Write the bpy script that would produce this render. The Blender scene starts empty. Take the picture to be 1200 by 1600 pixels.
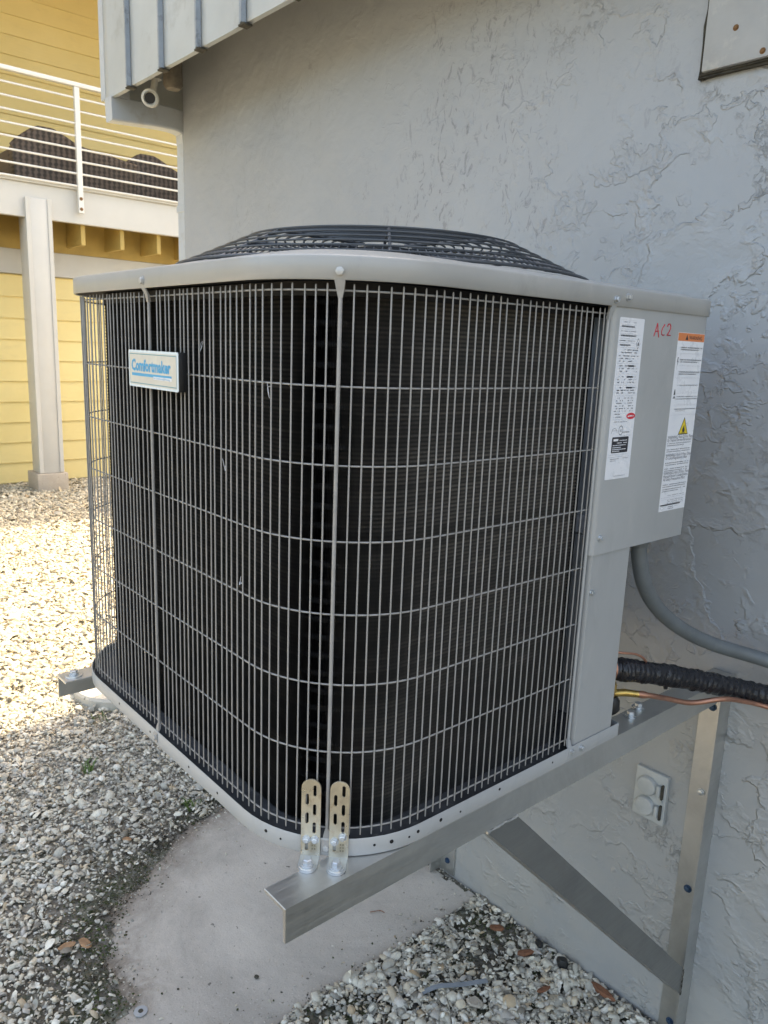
import bpy, bmesh, math, random
import numpy as np
from mathutils import Vector, Matrix
random.seed(7)
rng = np.random.RandomState(11)
S = bpy.context.scene
C = S.collection
PI = math.pi

# ------------------------------------------------------------------ camera, sky, sun, exposure
cd = bpy.data.cameras.new('camera'); cam = bpy.data.objects.new('camera', cd); C.objects.link(cam)
cd.sensor_fit = 'VERTICAL'; cd.sensor_height = 36; cd.lens = 1203.4 / 1600 * 36
cd.clip_start = .02; cd.clip_end = 400
fw = Vector((-0.73625484, 0.64417309, -0.20729168)); rt = Vector((0.65197424, 0.75730324, 0.03770137)); up = Vector((-0.18126887, 0.10739102, 0.97755244))
M = Matrix.Identity(4)
for i in range(3):
    M[i][0] = rt[i]; M[i][1] = up[i]; M[i][2] = -fw[i]
M.translation = Vector((0.67648644, -0.50744033, 0.35733366))
cam.matrix_world = M
cd.dof.use_dof = True; cd.dof.focus_distance = 1.1; cd.dof.aperture_fstop = 20
S.camera = cam
SUN_EL, SUN_AZ = math.radians(50), math.radians(-6)      # azimuth from +Y, negative towards -X
W = bpy.data.worlds.new('World'); S.world = W; W.use_nodes = True
nt = W.node_tree; bg = nt.nodes['Background']
sk = nt.nodes.new('ShaderNodeTexSky'); sk.sky_type = 'NISHITA'; sk.sun_disc = False
sk.sun_elevation = SUN_EL; sk.sun_rotation = SUN_AZ; sk.air_density = 1.0; sk.dust_density = 5.0; sk.ozone_density = 1.0
nt.links.new(sk.outputs[0], bg.inputs[0]); bg.inputs[1].default_value = .15
sl = bpy.data.lights.new('sun', 'SUN'); sl.energy = 2.0; sl.angle = math.radians(.55); sl.color = (1, .93, .76)
so = bpy.data.objects.new('sun', sl); C.objects.link(so)
sv = Vector((math.sin(SUN_AZ) * math.cos(SUN_EL), math.cos(SUN_AZ) * math.cos(SUN_EL), math.sin(SUN_EL)))
so.rotation_euler = sv.to_track_quat('Z', 'Y').to_euler(); so.location = sv * 30
S.view_settings.view_transform = 'Standard'; S.view_settings.look = 'None'
S.view_settings.exposure = 2.36; S.view_settings.use_white_balance = True; S.view_settings.white_balance_temperature = 7850; S.view_settings.white_balance_tint = 8; S.view_settings.gamma = 1; S.view_settings.use_curve_mapping = False

# ------------------------------------------------------------------ materials
class N:
    def __init__(s, name):
        s.m = bpy.data.materials.new(name); s.m.use_nodes = True; s.t = s.m.node_tree
        s.b = s.t.nodes['Principled BSDF']; s.tc = s.t.nodes.new('ShaderNodeTexCoord')
    def n(s, typ, **k):
        x = s.t.nodes.new('ShaderNode' + typ)
        for a, v in k.items(): setattr(x, a, v)
        return x
    def l(s, a, b): s.t.links.new(a, b)
    def mapping(s, scale=(1, 1, 1), rot=(0, 0, 0), src=None):
        x = s.n('Mapping'); x.inputs['Scale'].default_value = scale; x.inputs['Rotation'].default_value = rot
        s.l(src or s.tc.outputs['Object'], x.inputs[0]); return x.outputs[0]
    def noise(s, scale, detail=4, rough=.6, dist=0, vec=None):
        x = s.n('TexNoise'); x.inputs['Scale'].default_value = scale; x.inputs['Detail'].default_value = detail
        x.inputs['Roughness'].default_value = rough; x.inputs['Distortion'].default_value = dist
        s.l(vec or s.tc.outputs['Object'], x.inputs['Vector']); return x.outputs[0]
    def ramp(s, fac, stops, interp='LINEAR'):
        x = s.n('ValToRGB'); x.color_ramp.interpolation = interp; e = x.color_ramp.elements
        while len(e) < len(stops): e.new(.5)
        for q, (p, c) in zip(e, stops):
            q.position = p; q.color = (c, c, c, 1) if isinstance(c, (int, float)) else (*c, 1)
        s.l(fac, x.inputs[0]); return x.outputs[0]
    def mix(s, fac, a, b, typ='MIX'):
        x = s.n('Mix', data_type='RGBA', blend_type=typ)
        for sock, v in ((x.inputs[0], fac), (x.inputs[6], a), (x.inputs[7], b)):
            if hasattr(v, 'is_output'): s.l(v, sock)
            elif isinstance(v, (int, float)): sock.default_value = v
            else: sock.default_value = (*v, 1)
        return x.outputs[2]
    def math(s, op, a, b=0.0, c=None):
        x = s.n('Math', operation=op)
        for i, v in enumerate((a, b) if c is None else (a, b, c)):
            if hasattr(v, 'is_output'): s.l(v, x.inputs[i])
            else: x.inputs[i].default_value = v
        return x.outputs[0]
    def bump(s, h, dist=.001, strength=1, prev=None):
        x = s.n('Bump'); x.inputs['Distance'].default_value = dist; x.inputs['Strength'].default_value = strength
        s.l(h, x.inputs['Height'])
        if prev: s.l(prev, x.inputs['Normal'])
        s.l(x.outputs[0], s.b.inputs['Normal']); return x.outputs[0]
    def col(s, v):
        if hasattr(v, 'is_output'): s.l(v, s.b.inputs['Base Color'])
        else: s.b.inputs['Base Color'].default_value = (*v, 1)
    def set(s, **k):
        for a, v in k.items():
            sock = s.b.inputs[a.replace('_', ' ')]
            if hasattr(v, 'is_output'): s.l(v, sock)
            else: sock.default_value = v
        return s
def vary(c, f): return tuple(min(1, x * f) for x in c)
def simple(name, c, rough=.5, metal=0, amt=.12, scale=12, bump=0, bscale=150, dirt=None):
    m = N(name); f = m.noise(scale, 5)
    c1 = m.ramp(f, [(.3, vary(c, 1 - amt)), (.7, vary(c, 1 + amt))])
    if dirt:
        f2 = m.ramp(m.noise(scale * 2.3, 6, .7), [(.55, 0.), (.72, 1.)])
        c1 = m.mix(m.math('MULTIPLY', f2, dirt[1]), c1, dirt[0])
    m.col(c1); m.set(Roughness=m.math('MULTIPLY_ADD', m.noise(scale * 1.7, 5), .3, rough - .15), Metallic=metal)
    if bump: m.bump(m.noise(bscale, 3), bump)
    return m.m

def stucco():
    m = N('grey painted stucco')
    o = m.tc.outputs['Object']
    sx = m.n('SeparateXYZ'); m.l(o, sx.inputs[0])
    gx = m.ramp(m.math('MULTIPLY_ADD', sx.outputs[0], 1 / 3.0, .8), [(.30, .05), (.52, .35), (.75, 1.)])
    v = m.mapping((1, 1, 1))
    big = m.noise(2.4, 3, .5, .6, v)
    med = m.noise(9, 4, .55, .4, v)
    # skip-trowel ridges: one steep torn side, sloping back on the other, broken up by patches
    wp = m.n('VectorMath', operation='MULTIPLY_ADD'); nv = m.n('TexNoise'); nv.inputs['Scale'].default_value = 22; nv.inputs['Detail'].default_value = 4
    m.l(o, nv.inputs['Vector']); m.l(nv.outputs['Color'], wp.inputs[0]); wp.inputs[1].default_value = (.035, .035, .035); m.l(o, wp.inputs[2])
    wv = wp.outputs[0]
    def skinlayer(scale, rot, patchscale, p0, p1, thr):
        f = m.noise(scale, 5, .55, .2, m.mapping((1.0, 1, 1.25), (0, rot, 0), wv))
        sk = m.ramp(f, [(thr, 0.), (thr + .022, 1.), (thr + .07, .35), (thr + .14, 0.)])
        pa = m.ramp(m.noise(patchscale, 4, .6, .3, m.mapping((1, 1, .9), (0, rot, .4))), [(p0, 0.), (p1, 1.)])
        return m.math('MULTIPLY', m.math('MULTIPLY', sk, pa), gx)
    s1 = skinlayer(4.6, .5, 3.4, .50, .58, .50)
    s2 = skinlayer(12., -.6, 4.6, .50, .60, .52)
    s3 = skinlayer(6.5, 1.3, 5.5, .53, .60, .46)
    # crumbly pitted patches
    pv = m.noise(48, 6, .72, .4, v)
    pits = m.ramp(pv, [(.50, 0.), (.58, 1.)])
    pmask = m.ramp(m.noise(4.2, 5, .65, .4), [(.55, 0.), (.64, 1.)])
    pits = m.math('MULTIPLY', m.math('MULTIPLY', pits, pmask), gx)
    h = m.math('ADD', m.math('MULTIPLY', s1, 1.1), m.math('ADD', m.math('MULTIPLY', s2, .7), m.math('MULTIPLY', s3, .9)))
    h = m.math('ADD', h, m.math('MULTIPLY', pits, .5))
    h = m.math('ADD', h, m.math('MULTIPLY', big, 3.0))
    h = m.math('ADD', h, m.math('MULTIPLY', med, 1.3))
    h = m.math('ADD', h, m.math('MULTIPLY', m.noise(60, 4), .10))
    m.bump(h, .0034, 1)
    c = m.ramp(m.noise(1.3, 6, .65, .5, v), [(.3, (.312, .332, .352)), (.7, (.362, .380, .396))])
    # mildew lodged in the pits, heavier in one field of the wall, in loose vertical runs
    fl = m.ramp(m.noise(26, 7, .72, 1.2, m.mapping((1.5, 1, .8))), [(.55, 0.), (.63, 1.)])
    fx = m.ramp(m.math('MULTIPLY_ADD', sx.outputs[0], 1 / 3.2, .85), [(.12, 0.), (.3, 1.), (.62, .9), (.8, .15)])
    fz = m.ramp(m.math('MULTIPLY_ADD', sx.outputs[2], 1 / 2.0, .1), [(.25, .1), (.45, 1.), (.72, .8), (.85, .1)])
    patch = m.ramp(m.noise(3.1, 4, .6, .5, m.mapping((1.4, 1, .8))), [(.47, 0.), (.6, 1.)])
    fl = m.math('MULTIPLY', m.math('MULTIPLY', fl, patch), m.math('MULTIPLY', fx, fz))
    c = m.mix(m.math('MULTIPLY', fl, .62), c, (.10, .10, .105))
    # paler worn ridges
    c = m.mix(m.math('MULTIPLY', s1, .22), c, (.47, .48, .49))
    # dusty splash near the ground, strengthened to paint in warm bounced light
    dz = m.ramp(m.math('MULTIPLY_ADD', sx.outputs[2], 1 / 1.6, .8), [(.05, 1.), (.72, 0.)])
    dn = m.ramp(m.noise(2.2, 6, .7, .6), [(.32, .1), (.62, 1.)])
    c = m.mix(m.math('MULTIPLY', m.math('MULTIPLY', dz, dn), .75), c, (.46, .43, .38))
    m.col(c); m.set(Roughness=m.ramp(m.noise(4, 4), [(.3, .38), (.7, .55)]))
    m.b.inputs['Specular IOR Level'].default_value = .5
    return m.m

def concrete(name='weathered concrete', c0=(.45, .41, .36), c1=(.59, .54, .475), stain=False):
    m = N(name)
    c = m.ramp(m.noise(3, 7, .65, .4), [(.3, c0), (.7, c1)])
    c = m.mix(m.ramp(m.noise(1.4, 5, .7, .7), [(.5, 0.), (.72, .7)]), c, vary(c0, .68))
    c = m.mix(m.ramp(m.noise(240, 3, .6), [(.58, 0.), (.72, .5)]), c, (.18, .165, .15))
    c = m.mix(m.ramp(m.noise(130, 2, .6), [(.66, 0.), (.72, .6)]), c, (.66, .64, .60))
    c = m.mix(m.ramp(m.noise(38, 3, .5), [(.70, 0.), (.73, .8)]), c, (.10, .09, .075))
    m.col(c); m.set(Roughness=.88)
    h = m.math('ADD', m.noise(14, 8, .7), m.math('MULTIPLY', m.noise(220, 3), .25))
    m.bump(h, .004)
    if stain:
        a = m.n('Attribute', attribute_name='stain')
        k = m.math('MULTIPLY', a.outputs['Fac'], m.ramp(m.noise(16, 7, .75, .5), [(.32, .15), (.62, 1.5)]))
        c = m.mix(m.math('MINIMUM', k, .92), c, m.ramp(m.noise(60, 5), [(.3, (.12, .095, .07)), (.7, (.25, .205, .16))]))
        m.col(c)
    return m.m

def ground_mat():
    m = N('shell grit over dark soil')
    v = m.n('TexVoronoi'); v.inputs['Scale'].default_value = 70; m.l(m.tc.outputs['Object'], v.inputs['Vector'])
    sp = m.n('SeparateColor'); m.l(v.outputs['Color'], sp.inputs[0])
    grit = m.ramp(sp.outputs[0], [(0., (.20, .185, .15)), (.4, (.38, .35, .29)), (.8, (.50, .47, .41)), (1., (.62, .59, .53))])
    soil = m.ramp(m.noise(30, 6, .7), [(.35, (.040, .032, .022)), (.65, (.105, .088, .06))])
    moss = m.ramp(m.noise(90, 4, .7), [(.4, (.03, .045, .014)), (.6, (.075, .095, .03))])
    soil = m.mix(m.ramp(m.noise(5, 5, .7, .5), [(.5, 0.), (.6, .8)]), soil, moss)
    # a dark soil and moss zone lies near the slab and the wall foot; elsewhere grit lies on it
    sx = m.n('SeparateXYZ'); m.l(m.tc.outputs['Object'], sx.inputs[0])
    far = m.ramp(m.math('MULTIPLY', sx.outputs[0], -.25), [(.33, .35), (.5, 1.)])
    f = m.math('MULTIPLY', m.ramp(m.noise(9, 6, .7), [(.35, .35), (.55, 1.)]), far)
    m.col(m.mix(f, soil, grit)); m.set(Roughness=.95)
    m.bump(m.math('SUBTRACT', 1., v.outputs['Distance']), .01); return m.m

def shell_mat():
    m = N('crushed shell and pebble')
    a = m.n('Attribute', attribute_name='tint')
    c = m.mix(m.ramp(m.noise(120, 4, .7), [(.35, 0.), (.75, .35)]), a.outputs['Color'], (.22, .20, .165))
    m.col(c); m.set(Roughness=.75); m.bump(m.noise(300, 3), .0008); return m.m

def siding_mat():
    m = N('yellow painted clapboard')
    c = m.ramp(m.noise(1.5, 5), [(.3, (.72, .58, .25)), (.7, (.78, .64, .30))])
    oi = m.n('ObjectInfo'); c = m.mix(m.math('MULTIPLY', oi.outputs['Random'], .22), c, (.62, .50, .22))
    c = m.mix(m.ramp(m.noise(2.4, 7, .75, .4, m.mapping((1, 1, 3))), [(.55, 0.), (.8, .35)]), c, (.50, .42, .24))
    m.col(c); m.set(Roughness=.6); m.bump(m.noise(30, 4, .6, 0, m.mapping((1, .08, 2))), .0015); return m.m

def alu_mat(name='mill finish aluminium', k=1.0):
    m = N(name)
    br = m.noise(9, 5, .7, 0, m.mapping((18, .35, 18)))
    bl = m.noise(5, 6, .7, .6)
    c = m.ramp(bl, [(.3, vary((.50, .50, .485), k)), (.55, vary((.62, .62, .60), k)), (.75, vary((.70, .69, .66), k))])
    m.col(c); m.set(Metallic=.95, Roughness=m.math('ADD', m.ramp(br, [(.3, .26), (.7, .42)]), m.math('MULTIPLY', bl, .12)))
    m.bump(br, .0004); return m.m

def unit_paint(name, c, rough=.38):
    m = N(name); f = m.noise(6, 5, .6)
    cc = m.ramp(f, [(.3, vary(c, .94)), (.7, vary(c, 1.05))])
    cc = m.mix(m.ramp(m.noise(14, 7, .75, .4, m.mapping((1, 1, .35))), [(.54, 0.), (.78, .5)]), cc, vary(c, .72))
    cc = m.mix(m.ramp(m.noise(5, 8, .8, .8, m.mapping((1, 1, .5), (.3, 0, .2))), [(.56, 0.), (.74, .4)]), cc, (.50, .49, .46))
    m.col(cc); m.set(Roughness=m.math('MULTIPLY_ADD', m.noise(25, 4), .2, rough - .1))
    m.bump(m.math('ADD', m.noise(3, 2), m.math('MULTIPLY', m.noise(700, 2), .08)), .0012, .6); return m.m

MT = {}
MT['stucco'] = stucco(); MT['concrete'] = concrete(); MT['slab'] = concrete('weathered slab concrete', stain=True); MT['ground'] = ground_mat(); MT['shell'] = shell_mat()
MT['siding'] = siding_mat(); MT['alu'] = alu_mat(); MT['dark_reflection_alu'] = alu_mat('aluminium with painted dark reflection', .56)  # brace aluminium: dark reflected surroundings are put into its base colour
MT['unit'] = unit_paint('grey powder coat', (.37, .376, .372))
MT['lid'] = unit_paint('grey lid paint', (.352, .350, .335), .32)
MT['wire'] = simple('grey coated wire', (.30, .29, .275), .42, .0, .12, 40)
MT['grille'] = simple('dark grey coated wire', (.055, .062, .072), .4, 0, .1, 40)
MT['fin'] = simple('black coil fins', (.034, .034, .034), .42, .0, .25, 30)
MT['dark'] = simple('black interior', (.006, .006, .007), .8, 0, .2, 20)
MT['tube'] = simple('dull coil tube', (.055, .055, .058), .4, .4)
MT['blade'] = simple('grey fan blade', (.10, .11, .12), .5, .3)
MT['zinc'] = simple('yellow zinc plate', (.66, .60, .47), .32, .85, .14, 45, dirt=((.42, .26, .10), .45))
MT['zincdark'] = simple('stamped zinc', (.40, .36, .27), .5, .7, .2, 200)
MT['bolt'] = simple('bright zinc bolt', (.60, .62, .63), .36, .85, .06, 60)
MT['screw'] = simple('painted hex screw', (.44, .44, .43), .35, .3, .1, 100)
MT['bluebolt'] = simple('blue coated masonry screw', (.035, .075, .14), .35, .4)
MT['rust'] = simple('rusty screw head', (.20, .105, .045), .85, .1, .4, 200)
MT['white'] = simple('white gloss trim paint', (.50, .49, .455), .45, 0, .04, 3, dirt=((.50, .46, .38), .25))
MT['railing'] = simple('white powder coated rail', (.66, .65, .61), .4, 0, .03, 5)
MT['joist'] = simple('tan painted deck joist', (.40, .28, .085), .7, 0, .15, 3)
MT['pier'] = concrete('tan concrete pier', (.36, .31, .25), (.50, .44, .36))
MT['disc'] = concrete('pale cast concrete', (.46, .43, .37), (.58, .55, .48))
MT['label'] = simple('white label film', (.78, .79, .82), .3, 0, .02, 30)
MT['ink'] = simple('black print', (.02, .02, .025), .4)
MT['greyink'] = simple('grey print', (.16, .165, .19), .45)
MT['orange'] = simple('orange print', (.72, .22, .07), .4, 0, .05)
MT['yellow'] = simple('yellow print', (.80, .58, .02), .4, 0, .05)
MT['red'] = simple('red print', (.66, .03, .045), .4, 0, .05)
MT['marker'] = simple('red paint marker', (.50, .02, .035), .4, 0, .25, 250)
MT['blue'] = simple('sky blue print', (.03, .34, .60), .35, 0, .05)
MT['teal'] = simple('teal print', (.10, .30, .38), .35, 0, .05)
MT['plate'] = simple('satin silver plate', (.62, .62, .60), .33, .25, .05, 30)
MT['plate_rim'] = simple('pale blue plate rim', (.66, .74, .78), .35, 0, .03)
MT['copper'] = simple('brown copper pipe', (.44, .22, .15), .38, .75, .22, 60)
MT['brass'] = simple('brass fitting', (.60, .42, .14), .3, .9, .15, 60)
MT['rubber'] = simple('black rubber', (.012, .012, .013), .5, 0, .2, 40)
MT['sleeve'] = simple('black glossy insulation wrap', (.012, .012, .015), .30, 0, .3, 60, .002, 120)
MT['conduit'] = simple('grey plastic conduit', (.13, .145, .15), .48, 0, .1, 20, dirt=((.24, .24, .22), .4))
MT['fascia'] = simple('weathered grey painted metal', (.43, .45, .44), .45, .0, .10, 2.5, .002, 8, dirt=((.25, .24, .21), .5))
MT['seam'] = simple('blue grey painted metal seam', (.26, .30, .34), .5, 0, .15, 10, dirt=((.06, .05, .045), .6))
MT['soffit'] = simple('beige soffit', (.40, .375, .32), .7, 0, .15, 6, dirt=((.16, .13, .10), .6))
MT['downspout'] = simple('pale grey painted downspout', (.45, .48, .50), .42, 0, .06, 5, dirt=((.34, .29, .24), .5))
MT['cambody'] = simple('off white camera plastic', (.55, .53, .46), .45, 0, .08, 40, dirt=((.28, .24, .17), .5))
MT['lens'] = simple('black lens', (.003, .003, .004), .45)
MT['brownbox'] = simple('weathered brown junction cup', (.15, .125, .09), .7, 0, .3, 40)
MT['coverpaint'] = simple('grey painted steel cover', (.33, .345, .36), .38, 0, .10, 9, .001, 12, dirt=((.46, .46, .44), .8))
MT['outletpaint'] = simple('grey painted outlet cover', (.42, .44, .44), .5, 0, .08, 30, .0006, 60, dirt=((.52, .53, .50), .6))
MT['grime'] = simple('dark grime', (.055, .05, .038), .9, 0, .4, 60, .002, 100)
MT['pandark'] = simple('dark mottled pan sheet', (.045, .048, .052), .7, 0, .5, 18, dirt=((.15, .15, .145), .5))
MT['wicker'] = simple('dark brown woven wicker', (.11, .082, .065), .6, 0, .3, 60)
def wicker_mat():
    m = N('dark brown woven wicker strands'); sx = m.n('SeparateXYZ'); m.l(m.tc.outputs['Object'], sx.inputs[0])
    a = m.math('SINE', m.math('MULTIPLY', sx.outputs[1], 110.)); b = m.math('SINE', m.math('MULTIPLY', sx.outputs[2], 150.))
    w = m.ramp(m.math('MULTIPLY_ADD', a, .35, m.math('MULTIPLY_ADD', b, .15, .5)), [(.25, (.038, .028, .022)), (.75, (.155, .115, .09))])
    m.col(m.mix(m.ramp(m.noise(5, 4), [(.3, 0.), (.7, .35)]), w, (.07, .055, .045))); m.set(Roughness=.6); return m.m
MT['wicker'] = wicker_mat()
MT['bark'] = simple('brown wood chip', (.20, .085, .045), .9, 0, .35, 60, .002, 120)
MT['leaf'] = simple('dry brown leaf', (.33, .19, .10), .8, 0, .35, 60)
MT['grass'] = simple('young green weed', (.09, .15, .03), .6, 0, .3, 40)
MT['scrap'] = simple('blue grey plastic strip', (.24, .27, .30), .5, 0, .15, 30)
MT['roof'] = simple('pale metal roof', (.4, .4, .4), .6)

# ------------------------------------------------------------------ helpers
def link(name, me, mat=None, parent=None, smooth=None):
    o = bpy.data.objects.new(name, me); C.objects.link(o)
    if mat is not None: me.materials.append(mat if not isinstance(mat, str) else MT[mat])
    if smooth is not None: me.shade_auto(smooth) if hasattr(me, 'shade_auto') else None
    if parent: par(o, parent)
    return o
def par(o, parent):
    o.parent = parent
    L = parent['wloc'] if 'wloc' in parent else None
    pm = WORLD.get(parent.name, Matrix.Identity(4))
    o.matrix_parent_inverse = pm.inverted()
WORLD = {}
def thing(name, label, cat, loc=(0, 0, 0), group=None):
    o = bpy.data.objects.new(name, None); C.objects.link(o); o.location = loc; o.empty_display_size = .05
    WORLD[o.name] = Matrix.Translation(loc); tag(o, label, cat, group); return o
def tag(o, label=None, cat=None, group=None, kind=None):
    if label: o['label'] = label
    if cat: o['category'] = cat
    if group: o['group'] = group
    if kind: o['kind'] = kind
    return o
def smooth_mesh(me, ang=40):
    me.polygons.foreach_set('use_smooth', [True] * len(me.polygons))
    try: me.set_sharp_from_angle(angle=math.radians(ang))
    except Exception: pass
def bm_obj(name, bm, mat, parent=None, ang=35, loc=None):
    bmesh.ops.recalc_face_normals(bm, faces=bm.faces)
    me = bpy.data.meshes.new(name); bm.to_mesh(me); bm.free(); smooth_mesh(me, ang)
    o = link(name, me, mat, parent)
    if loc is not None: o.location = loc
    return o
def add_box(bm, a, b, bev=0, seg=1):
    a = Vector(a); b = Vector(b)
    lo = Vector([min(a[i], b[i]) for i in range(3)]); hi = Vector([max(a[i], b[i]) for i in range(3)])
    vs = [bm.verts.new((x, y, z)) for x in (lo.x, hi.x) for y in (lo.y, hi.y) for z in (lo.z, hi.z)]
    F = [(0, 1, 3, 2), (4, 6, 7, 5), (0, 4, 5, 1), (2, 3, 7, 6), (0, 2, 6, 4), (1, 5, 7, 3)]
    fs = [bm.faces.new([vs[i] for i in f]) for f in F]
    if bev:
        es = list({e for f in fs for e in f.edges})
        bmesh.ops.bevel(bm, geom=es, offset=bev, segments=seg, affect='EDGES', profile=.5)
def box(name, a, b, mat, parent=None, bev=0, seg=1):
    bm = bmesh.new(); add_box(bm, a, b, bev, seg); return bm_obj(name, bm, mat, parent)
def frame_at(d, hint=Vector((0, 0, 1))):
    d = d.normalized()
    if abs(d.dot(hint)) > .98: hint = Vector((1, 0, 0))
    x = hint.cross(d).normalized(); return x, d.cross(x)
def add_tube(bm, pts, r, n=8, cap=True, closed=False, sect=None):
    pts = [Vector(p) for p in pts]; rings = []; px = None; m = len(pts)
    for i, p in enumerate(pts):
        if closed: d = pts[(i + 1) % m] - pts[i - 1]
        else: d = pts[min(i + 1, m - 1)] - pts[max(i - 1, 0)]
        d.normalize()
        if px is None: x, y = frame_at(d)
        else:
            x = px - d * px.dot(d)
            x = x.normalized() if x.length > 1e-6 else frame_at(d)[0]; y = d.cross(x)
        px = x; rr = r[i] if isinstance(r, (list, tuple)) else r
        if sect: rings.append([bm.verts.new(p + x * sx * rr + y * sy * rr) for sx, sy in sect])
        else: rings.append([bm.verts.new(p + (x * math.cos(2 * PI * k / n) + y * math.sin(2 * PI * k / n)) * rr) for k in range(n)])
    n = len(rings[0])
    for i in range(m - 1 + (1 if closed else 0)):
        a, b = rings[i], rings[(i + 1) % m]
        for k in range(n): bm.faces.new((a[k], a[(k + 1) % n], b[(k + 1) % n], b[k]))
    if cap and not closed:
        bm.faces.new(rings[0][::-1]); bm.faces.new(rings[-1])
def tube(name, pts, r, mat, parent=None, n=8, closed=False, sect=None, ang=50):
    bm = bmesh.new(); add_tube(bm, pts, r, n, True, closed, sect); return bm_obj(name, bm, mat, parent, ang)
def smooth_path(pts, k=8):
    P = [Vector(p) for p in pts]; P = [P[0] * 2 - P[1]] + P + [P[-1] * 2 - P[-2]]; out = []
    for i in range(1, len(P) - 2):
        for j in range(k):
            t = j / k; a, b, c, d = P[i - 1:i + 3]
            out.append(.5 * ((2 * b) + (c - a) * t + (2 * a - 5 * b + 4 * c - d) * t * t + (3 * b - a - 3 * c + d) * t ** 3))
    out.append(P[-2]); return out
def add_prism(bm, poly, origin, X, Y, Z, depth):
    """poly in (X,Y), extruded along Z by depth"""
    o = Vector(origin); X = Vector(X); Y = Vector(Y); Z = Vector(Z)
    a = [bm.verts.new(o + X * p[0] + Y * p[1]) for p in poly]; b = [bm.verts.new(o + X * p[0] + Y * p[1] + Z * depth) for p in poly]
    n = len(poly); bm.faces.new(a[::-1]); bm.faces.new(b)
    for i in range(n): bm.faces.new((a[i], a[(i + 1) % n], b[(i + 1) % n], b[i]))
def hexbolt(name, loc, nrm, mat, parent, r=.0045, h=.004, flange=1.5, dome=.3):
    """hex head with washer flange, axis along nrm"""
    d = Vector(nrm).normalized(); x, y = frame_at(d); p = Vector(loc); bm = bmesh.new()
    if flange: add_tube(bm, [p - d * .001, p + d * h * .28], r * flange, 16)
    a0 = random.random()
    def ring(rr, z): return [bm.verts.new(p + d * z + (x * math.cos(a0 + k * PI / 3) + y * math.sin(a0 + k * PI / 3)) * rr) for k in range(6)]
    R1, R2, R3 = ring(r, h * .25), ring(r, h * .9), ring(r * .78, h)
    for a, b in ((R1, R2), (R2, R3)):
        for k in range(6): bm.faces.new((a[k], a[(k + 1) % 6], b[(k + 1) % 6], b[k]))
    bm.faces.new(R3); bm.faces.new(R1[::-1])
    return bm_obj(name, bm, mat, parent, 30)
def np_mesh(name, V, F, mat, parent=None, smooth=False, loops=None):
    """V (n,3), F (m,k) uniform polygons"""
    me = bpy.data.meshes.new(name); n = len(V); m, k = F.shape
    me.vertices.add(n); me.vertices.foreach_set('co', np.ascontiguousarray(V, dtype=np.float32).ravel())
    me.loops.add(m * k); me.loops.foreach_set('vertex_index', np.ascontiguousarray(F, dtype=np.int32).ravel())
    me.polygons.add(m); me.polygons.foreach_set('loop_start', np.arange(0, m * k, k, dtype=np.int32))
    me.polygons.foreach_set('loop_total', np.full(m, k, dtype=np.int32))
    me.update(calc_edges=True)
    if smooth: me.polygons.foreach_set('use_smooth', np.ones(m, dtype=bool))
    return link(name, me, mat, parent)

# ------------------------------------------------------------------ setting constants
ZG = -1.272; WY = 1.105; XC = -2.545
# ------------------------------------------------------------------ ground
def ground():
    bm = bmesh.new(); 
    vs = [bm.verts.new(v) for v in ((-90, -90, ZG), (90, -90, ZG), (90, 90, ZG), (-90, 90, ZG))]; bm.faces.new(vs)
    g = bm_obj('ground', bm, 'ground'); tag(g, kind='structure')
ground()
# concrete slab with an uneven, soil-covered far-left outline
SLAB = [(-.652, -1.2), (-.652, 1.1), (-1.42, 1.1), (-1.55, .93), (-1.56, .74), (-1.47, .50), (-1.36, .34), (-1.27, .20), (-1.17, .135), (-1.05, .125), (-.93, .11), (-.885, .02), (-.87, -.2), (-.9, -.6), (-.92, -1.2)]
def vnoise(x, y, s, seed):
    r = np.random.RandomState(seed); G = r.rand(64, 64); x = x * s + 100; y = y * s + 100
    xi = np.floor(x).astype(int); yi = np.floor(y).astype(int); fx = x - xi; fy = y - yi; fx = fx * fx * (3 - 2 * fx); fy = fy * fy * (3 - 2 * fy)
    g = lambda a, b: G[a % 64, b % 64]
    return (g(xi, yi) * (1 - fx) + g(xi + 1, yi) * fx) * (1 - fy) + (g(xi, yi + 1) * (1 - fx) + g(xi + 1, yi + 1) * fx) * fy
def slab_sd(x, y):
    """signed distance to slab outline (negative inside)"""
    P = np.array(SLAB); inside = np.zeros(len(x), bool); best = np.full(len(x), 1e9); n = len(P)
    for i in range(n):
        a, b = P[i], P[(i + 1) % n]
        c = ((a[1] > y) != (b[1] > y)) & (x < (b[0] - a[0]) * (y - a[1]) / (b[1] - a[1] + 1e-12) + a[0]); inside ^= c
        ab = b - a; t = np.clip(((x - a[0]) * ab[0] + (y - a[1]) * ab[1]) / (ab @ ab), 0, 1)
        best = np.minimum(best, np.hypot(x - a[0] - t * ab[0], y - a[1] - t * ab[1]))
    return np.where(inside, -best, best)
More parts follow.
